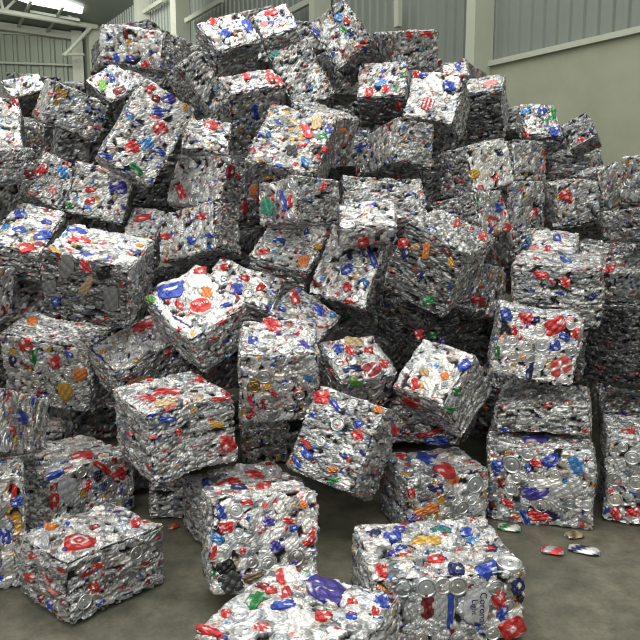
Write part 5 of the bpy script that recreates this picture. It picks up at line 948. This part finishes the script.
# ------------------------------------------------------------------ bales
def build_bale(key, c, R, D, tone, types4, label, group=None, coarse=1., auto=1.):
    seed = sum(ord(ch) * (i + 7) * 131 for i, ch in enumerate(key)) + int(abs(c[0]) * 977)
    rng = np.random.default_rng(seed)
    c = np.array(c); R = np.array(R).reshape(3, 3); D = np.array(D)
    low = c - R[:, 2] * D[2] / 2
    root = bpy.data.objects.new('can_bale', None); root.empty_display_size = .1; col.objects.link(root)
    M = Matrix([list(R[i]) + [low[i]] for i in range(3)] + [[0, 0, 0, 1]]); root.matrix_world = M
    root['label'] = label; root['category'] = 'bale'
    if group: root['group'] = group
    ph = rng.uniform(0, 6.28, 6)
    dist = np.linalg.norm(c - CAM)
    step = max(.0046, dist / F_PX * 1.25) * coarse
    types = {(2, 1): types4[0], (2, -1): 'S', (1, -1): types4[1], (1, 1): 'S', (0, -1): types4[2], (0, 1): types4[3]}
    hidden = set(); vis = []
    for (ax, sd) in types:
        nrm = R[:, ax] * sd; fc = c + nrm * D[ax] / 2
        f = nrm @ (CAM - fc) / np.linalg.norm(CAM - fc)
        if f < -.25: hidden.add((ax, sd))
        if f > .12: vis.append((ax, sd, f))
    V, Q, C = bale_mass(rng, D, step, types, tone, ph, hidden)
    off = np.array([0, 0, D[2] / 2])
    mass = mesh_obj('pressed_can_mass', V + off, Q, MASS, root, C)
    mass['kind'] = 'stuff'
    used = []
    def add(ax, sd, look, cen, u2, v2, tn):
        a, b = [i for i in range(3) if i != ax]
        n3 = np.zeros(3); n3[ax] = sd
        top = .005 if look in ('lettered', 'ovaltext', 'flap', 'ring', 'bluecan') else 0.
        cc = np.zeros(3); cc[a], cc[b] = cen; cc[ax] = sd * (D[ax] / 2 + .003 + top - .012 * lump_at(cc * 1., ax, sd, D, ph))
        u = np.zeros(3); u[a], u[b] = u2; v = np.zeros(3); v[a], v[b] = v2
        islid = look.startswith('lid')
        if islid: vv, q, t, cl = lid_geo(rng, u, v, n3, look == 'lidgold')
        else: vv, q, t, cl = plate(rng, u, v, look, n3, tn)
        if np.dot(np.cross(u, v), n3) < 0: q = [x[::-1] for x in q]; t = [x[::-1] for x in t]
        o = mesh_obj('can_lid' if islid else 'crushed_can', warp(vv + cc, ph) + off, q, LIDM if islid else CANM, root, cl, smooth=islid, tris=t)
        if not islid: o['label'] = LOOKNAME.get(look, look + ' crushed can')
        used.append((ax, sd, cen, max(np.linalg.norm(u2), np.linalg.norm(v2))))
        lu, lv = np.linalg.norm(u), np.linalg.norm(v)
        if look == 'ovaltext':
            ex, ey = u / lu, v - (v @ u) * u / lu ** 2; ey /= np.linalg.norm(ey)
            if np.dot(np.cross(ex, ey), n3) < 0: ey = -ey
            text_obj('TECATE', min(lv * .55, lu * .38), o, cc + off + n3 * .0155, ex, ey, n3, INKW)
        if look == 'lettered':
            ex, ey = -v / lv, u / lu                      # the lines read downwards
            text_obj('Corona', lv * .52, o, cc + off + n3 * .0155 + u * .42 + v * .02, ex, ey, n3, INKN)
            text_obj('Light', lv * .42, o, cc + off + n3 * .0155 - u * .28 + v * .05, ex, ey, n3, INKN)
    for m in MARKS:
        if m[0] == key: add(m[1], m[2], m[3], m[4:6], m[6:8], m[8:10], 1.)
    for ax, sd, f in vis:
        a, b = [i for i in range(3) if i != ax]
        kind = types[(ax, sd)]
        area = D[a] * D[b] * f * (F_PX / dist) ** 2
        n = int(min(18, area / 480) * auto)
        for _ in range(n):
            r = rng.uniform(.02, .034)
            for _t in range(6):
                cen = (rng.uniform(-D[a] / 2 + r, D[a] / 2 - r), rng.uniform(-D[b] / 2 + r, D[b] / 2 - r))
                if all(x[0] != ax or x[1] != sd or math.hypot(cen[0] - x[2][0], cen[1] - x[2][1]) > (r + x[3]) * .85 for x in used): break
            else: continue
            th = rng.uniform(0, 6.28)
            if kind in ('S', 'D'): th = (0 if b == 2 else math.pi / 2 if a == 2 else th) + rng.normal(0, .2)
            cs, sn = math.cos(th), math.sin(th)
            if kind in ('L', 'W', 'F') and rng.random() < (.6 if kind != 'F' else .3):
                r = min(r, .029); add(ax, sd, 'lid', cen, (cs * r, sn * r), (-sn * r, cs * r), 1.)
            else:
                asp = rng.uniform(.28, .45) if kind in ('S', 'D') else rng.uniform(.5, .9)
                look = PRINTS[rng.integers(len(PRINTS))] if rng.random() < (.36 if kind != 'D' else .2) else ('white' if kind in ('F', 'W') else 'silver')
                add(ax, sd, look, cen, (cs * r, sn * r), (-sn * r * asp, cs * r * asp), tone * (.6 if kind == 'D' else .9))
    return root

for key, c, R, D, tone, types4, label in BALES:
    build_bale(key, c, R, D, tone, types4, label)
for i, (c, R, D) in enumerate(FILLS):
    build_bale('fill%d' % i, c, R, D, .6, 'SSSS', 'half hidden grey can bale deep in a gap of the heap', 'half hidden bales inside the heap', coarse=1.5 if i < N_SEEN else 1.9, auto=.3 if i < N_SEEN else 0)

# ------------------------------------------------------------------ loose cans on the floor
def floor_can(p, q, kind, label, name='crushed_can'):
    rng = np.random.default_rng(int(abs(p[0]) * 1000) + 5)
    p = np.array(p + [0.]); q = np.array(q + [0.]); d = q - p; L = np.linalg.norm(d); d /= L
    s = np.array([-d[1], d[0], 0])
    w = min(.04, L * .42)
    root = bpy.data.objects.new(name, None); root.empty_display_size = .05; col.objects.link(root)
    cen = (p + q) / 2; root.location = cen
    root['label'] = label; root['category'] = 'crushed can'; root['group'] = 'loose cans on the floor'
    colr = {'wg': ('white', 'green'), 'rs': ('red', 'silver'), 'wb': ('white', 'navy'), 'tan': ('tan', 'brown'), 'or': ('red', 'orange'), 'bw': ('blue', 'white')}[kind]
    na, nr = 20, 9
    V = []; C = []
    for i in range(nr):
        t = i / (nr - 1); x = (t - .5) * L
        cr = (1 - (abs(2 * t - 1) * .88) ** 4) ** .35 * (1 - .08 * math.exp(-((t - .45) / .12) ** 2))
        hh = .014 * (1 - .3 * abs(2 * t - 1) ** 2) * (.95 + .1 * math.sin(t * 9))
        for j in range(na):
            a = j * 2 * math.pi / na
            y = w * cr * math.cos(a) * (1 + .06 * math.sin(5 * a + t * 7)); z = max(.002, hh * (1 + math.sin(a) * (1 + .12 * math.sin(t * 14 + a * 3))))
            V.append(d * x + s * y + np.array([0, 0, z])); C.append(PAL[colr[0]] if math.sin(t * 7 + a * 1.3) > -.25 else PAL[colr[1]])
    Q = [(i * na + j, i * na + (j + 1) % na, (i + 1) * na + (j + 1) % na, (i + 1) * na + j) for i in range(nr - 1) for j in range(na)]
    mesh_obj('can_wall', V, Q, CANM, root, np.clip(np.array(C), 0, .95))
    for e, nm in ((0, 'can_lid'), (nr - 1, 'can_base')):
        ring = np.array(V[e * na:(e + 1) * na]); ce = ring.mean(0); sg = -1 if e == 0 else 1
        VV = list(ring) + list(ce + (ring - ce) * .85 + d * sg * .004) + list(ce + (ring - ce) * .7 - d * sg * .003) + [ce - d * sg * .003]
        QQ = [(k * na + j, k * na + (j + 1) % na, (k + 1) * na + (j + 1) % na, (k + 1) * na + j) for k in range(2) for j in range(na)]
        TT = [(2 * na + j, 2 * na + (j + 1) % na, 3 * na) for j in range(na)]
        mesh_obj(nm, VV, QQ, LIDM, root, np.tile(PAL['silver'], (len(VV), 1)), tris=TT)

LAB = ['white and green crushed can lying at the foot of the purple-fronted bale', 'red and silver crushed can lying on the open floor', 'long white and dark blue crushed can lying on the open floor',
       'small tan crushed can standing behind the two others on the open floor', 'small orange-red crushed can on the floor between two dark-sided bales']
for (p, q, k), lb in zip(FLOOR_CANS, LAB): floor_can(p, q, k, lb)

# ------------------------------------------------------------------ the hall
def struct(name, V, Fq, m):
    o = mesh_obj(name, V, Fq, m); o['kind'] = 'structure'; return o

n = np.array(ROOM['n']); dd = np.array(ROOM['d']); WD = ROOM['WD']
def W(s, z, off=0.): return dd * s + n * (WD - off) + np.array([0, 0, z])

def floor_material():
    m, N, L, P = new_mat('stained concrete')
    tc = N.new('ShaderNodeTexCoord')
    def noise(scale, det, rough=.6):
        x = N.new('ShaderNodeTexNoise'); x.inputs['Scale'].default_value = scale; x.inputs['Detail'].default_value = det; x.inputs['Roughness'].default_value = rough
        L.new(tc.outputs['Object'], x.inputs['Vector']); return x
    n1, n2, n3 = noise(1.6, 6), noise(9, 6, .7), noise(60, 4, .7)
    r1 = N.new('ShaderNodeValToRGB'); r1.color_ramp.elements[0].position = .35; r1.color_ramp.elements[1].position = .68
    r1.color_ramp.elements[0].color = list(lin([.335, .335, .285])) + [1]; r1.color_ramp.elements[1].color = list(lin([.47, .455, .395])) + [1]
    r2 = N.new('ShaderNodeValToRGB'); r2.color_ramp.elements[0].position = .3; r2.color_ramp.elements[1].position = .65
    r2.color_ramp.elements[0].color = (.48, .48, .47, 1); r2.color_ramp.elements[1].color = (1.1, 1.1, 1.1, 1)
    r3 = N.new('ShaderNodeValToRGB'); r3.color_ramp.elements[0].position = .3; r3.color_ramp.elements[1].position = .7
    r3.color_ramp.elements[0].color = (.8, .8, .8, 1); r3.color_ramp.elements[1].color = (1.1, 1.1, 1.1, 1)
    L.new(n1.outputs['Fac'], r1.inputs['Fac']); L.new(n2.outputs['Fac'], r2.inputs['Fac']); L.new(n3.outputs['Fac'], r3.inputs['Fac'])
    def mul(a, b):
        x = N.new('ShaderNodeMix'); x.data_type = 'RGBA'; x.blend_type = 'MULTIPLY'; x.inputs[0].default_value = 1
        L.new(a, x.inputs[6]); L.new(b, x.inputs[7]); return x.outputs[2]
    L.new(mul(mul(r1.outputs['Color'], r2.outputs['Color']), r3.outputs['Color']), P.inputs['Base Color'])
    mr = N.new('ShaderNodeMapRange'); mr.inputs['To Min'].default_value = .35; mr.inputs['To Max'].default_value = .75
    L.new(n1.outputs['Fac'], mr.inputs['Value']); L.new(mr.outputs['Result'], P.inputs['Roughness'])
    bp = N.new('ShaderNodeBump'); bp.inputs['Strength'].default_value = .15; L.new(n3.outputs['Fac'], bp.inputs['Height']); L.new(bp.outputs['Normal'], P.inputs['Normal'])
    return m

CONC = plain('bare concrete', (.60, .615, .535), .85, 0, .09, 2.2, .08)
CLAD = plain('grey green cladding', (.50, .53, .50), .5, .2, .04, 2.)
CLADB = plain('far cladding', (.58, .62, .56), .5, .2, .05, 1.)
STEEL = plain('pale painted steel', (.70, .72, .66), .5, .1, .03, 3.)
ROOFM = plain('dull roof sheet', (.5, .53, .49), .6, .2, .05, 1.)

cor = np.array(ROOM['corner_xy']); ub = np.array(ROOM['ub']); nb = np.array(ROOM['nb'])
def Bk(s, z, off=0.): return cor + ub * s - nb * off + np.array([0, 0, z])
sn, sc = -2.0, ROOM['corner']
zc = ROOM['conc']
# floor
P = [W(sn, 0, -.3), W(sc + .3, 0, -.3), Bk(-9, 0), np.array([-9, -3, 0]), np.array([7, -3, 0])]
struct('floor', [(-14, -3, 0), (9, -3, 0), (9, 24, 0), (-14, 24, 0)], [(0, 1, 2, 3)], floor_material())
# right wall: concrete below, ribbed sheet above
def slab(a, b, c2, d2, th, nrm):
    V = [a, b, c2, d2] + [x + nrm * th for x in (a, b, c2, d2)]
    return V, [(0, 1, 2, 3), (7, 6, 5, 4), (0, 4, 5, 1), (1, 5, 6, 2), (2, 6, 7, 3), (3, 7, 4, 0)]
v, f = slab(W(sn, 0), W(sc, 0), W(sc, zc), W(sn, zc), .2, n); struct('wall_right', v, f, CONC)
def ribbed(fn, s0, s1, z0, z1, pitch, depth):
    V = []; Fq = []; s = s0; k = 0
    prof = [(0, 0), (.55, 0), (.65, 1), (.9, 1)]
    pts = []
    while s < s1:
        for a, hgt in prof: pts.append((s + a * pitch, hgt * depth))
        s += pitch
    for a, hgt in pts: V += [fn(a, z0, hgt), fn(a, z1, hgt)]
    return V, [(2 * i, 2 * i + 2, 2 * i + 3, 2 * i + 1) for i in range(len(pts) - 1)]
v, f = ribbed(lambda s, z, h: W(s, z, -.06 + h), sn, sc, zc - .05, 8.5, .17, .03); struct('wall_right_cladding', v, f, CLAD)
v, f = box_geo(W(sn, zc + .02, .01), W(sc, zc + .02, .01), .08, .06); struct('trim_1', v, f, STEEL)
for i, (a, b) in enumerate(ROOM['cols']):
    a, b = max(a, b), min(a, b); w_ = max(a - b, .14); mid = (a + b) / 2
    V = [W(mid + x * w_ / 2, z, o_) for z in (0, 8.4) for x, o_ in ((-1, .3), (1, .3), (1, -.02), (-1, -.02))]
    struct('column_%d' % (i + 1), V, [(3, 2, 1, 0), (4, 5, 6, 7), (0, 1, 5, 4), (1, 2, 6, 5), (2, 3, 7, 6), (3, 0, 4, 7)], STEEL)
for i, (a, b) in enumerate(ROOM['braces']):
    v, f = box_geo(W(*a, .15), W(*b, .15), .07, .09); struct('wall_brace_beam_%d' % (i + 1), v, f, STEEL)
# back wall
v, f = ribbed(lambda s, z, h: Bk(s, z, h), -9, .3, 0, 8.2, .34, .05); struct('wall_back', v, f, CLADB)
def bar(name, a, b, w_, h_, off, m=STEEL):
    v, f = box_geo(Bk(*a, off), Bk(*b, off), w_, h_); struct(name, v, f, m)
def ext(a, b, t): a, b = np.array(a), np.array(b); return list(a - (b - a) * t), list(b)
bar('wall_back_beam_1', *ext(*ROOM['rail'], 1.5), .1, .055, .15)
bar('wall_back_beam_2', *ext(*ROOM['rafter'], 1.5), .16, .19, .3)
bar('wall_back_beam_3', *ext(*ROOM['line'], 1.5), .06, .04, .1)
a, b = ROOM['colb']
v, f = box_geo(Bk((a[0] + b[0]) / 2, 0, .5), Bk((a[0] + b[0]) / 2, 6.8, .5), b[0] - a[0], .3, ub); struct('column_6', v, f, STEEL)
# roof truss and roof with its skylight
v, f = join_geo([tube_geo(p, q, r * ROOM['tpx']) for p, q, r in ROOM['truss']]); struct('ceiling_truss_beam', v, f, STEEL)
A, Bp = np.array(ROOM['roofA']), np.array(ROOM['roofB']); e = Bp - A
up = np.array([0, 0, .06])
v, f = slab(A - e * 3 + up, Bp + e * .35 + up, Bp + e * .35 - dd * 9 + up, A - e * 3 - dd * 9 + up, .06, np.array([0, 0, 1.])); struct('ceiling', v, f, ROOFM)
m, N_, L_, P_ = new_mat('skylight glow'); P_.inputs['Emission Color'].default_value = (1, 1, .98, 1); P_.inputs['Emission Strength'].default_value = 2.
S_ = [np.array(p) for p in ROOM['sky']]
mesh_s = mesh_obj('window_1', S_, [(0, 1, 4, 5), (1, 2, 3, 4)], m); mesh_s['kind'] = 'structure'
for i, (p, q) in enumerate(ROOM['purl']):
    v, f = box_geo(np.array(p) - up, np.array(q) - up, .06, .06); struct('ceiling_beam_%d' % (i + 1), v, f, STEEL)

# ------------------------------------------------------------------ light
w = bpy.data.worlds.new('hall light'); scene.world = w; w.use_nodes = True
N, L = w.node_tree.nodes, w.node_tree.links; bg = N['Background']
tc = N.new('ShaderNodeTexCoord'); sx = N.new('ShaderNodeSeparateXYZ'); L.new(tc.outputs['Generated'], sx.inputs[0])
rp = N.new('ShaderNodeValToRGB'); L.new(sx.outputs['Z'], rp.inputs['Fac'])
rp.color_ramp.elements[0].position = 0; rp.color_ramp.elements[0].color = (.24, .24, .22, 1)
rp.color_ramp.elements[1].position = 1; rp.color_ramp.elements[1].color = (1, .995, .94, 1)
x = rp.color_ramp.elements.new(.35); x.color = (.50, .50, .465, 1)
L.new(rp.outputs['Color'], bg.inputs['Color']); bg.inputs['Strength'].default_value = 1.0
def area(name, loc, target, sx_, sy_, power):
    l = bpy.data.lights.new(name, 'AREA'); l.shape = 'RECTANGLE'; l.size = sx_; l.size_y = sy_; l.energy = power; l.color = (1, .985, .93)
    o = bpy.data.objects.new(name, l); col.objects.link(o); o.location = loc
    o.rotation_euler = (Vector(target) - Vector(loc)).to_track_quat('-Z', 'Y').to_euler()
area('skylight_and_fill_lamp', (-1.5, 1.2, 8.2), (-.5, 4.2, 0), 8, 2.6, 190)
area('skylight_and_fill_lamp', (0, 6.5, 8.6), (0, 6.0, 0), 9, 2.6, 260)
area('door_light', (-1.5, -2.2, 4.6), (0, 4.5, 1.2), 6, 3, 170)
area('skylight_and_fill_lamp', (-5.2, 14, 6.3), (-7, 22, 4.0), 3, 2, 200)  # added fill lamp that brightens the far back wall, not a skylight

# ------------------------------------------------------------------ camera
cd = bpy.data.cameras.new('camera'); cam = bpy.data.objects.new('camera', cd); col.objects.link(cam)
cam.location = (0, 0, CAM_H); cam.rotation_euler = (math.pi / 2 - PITCH, 0, 0)
cd.sensor_fit = 'HORIZONTAL'; cd.sensor_width = 36; cd.lens = 36 * F_PX / 640; cd.clip_start = .05; cd.clip_end = 200
scene.camera = cam
scene.view_settings.view_transform = 'Standard'
scene.view_settings.look = 'None'
scene.view_settings.exposure = .22
scene.cycles.filter_width = 1.1
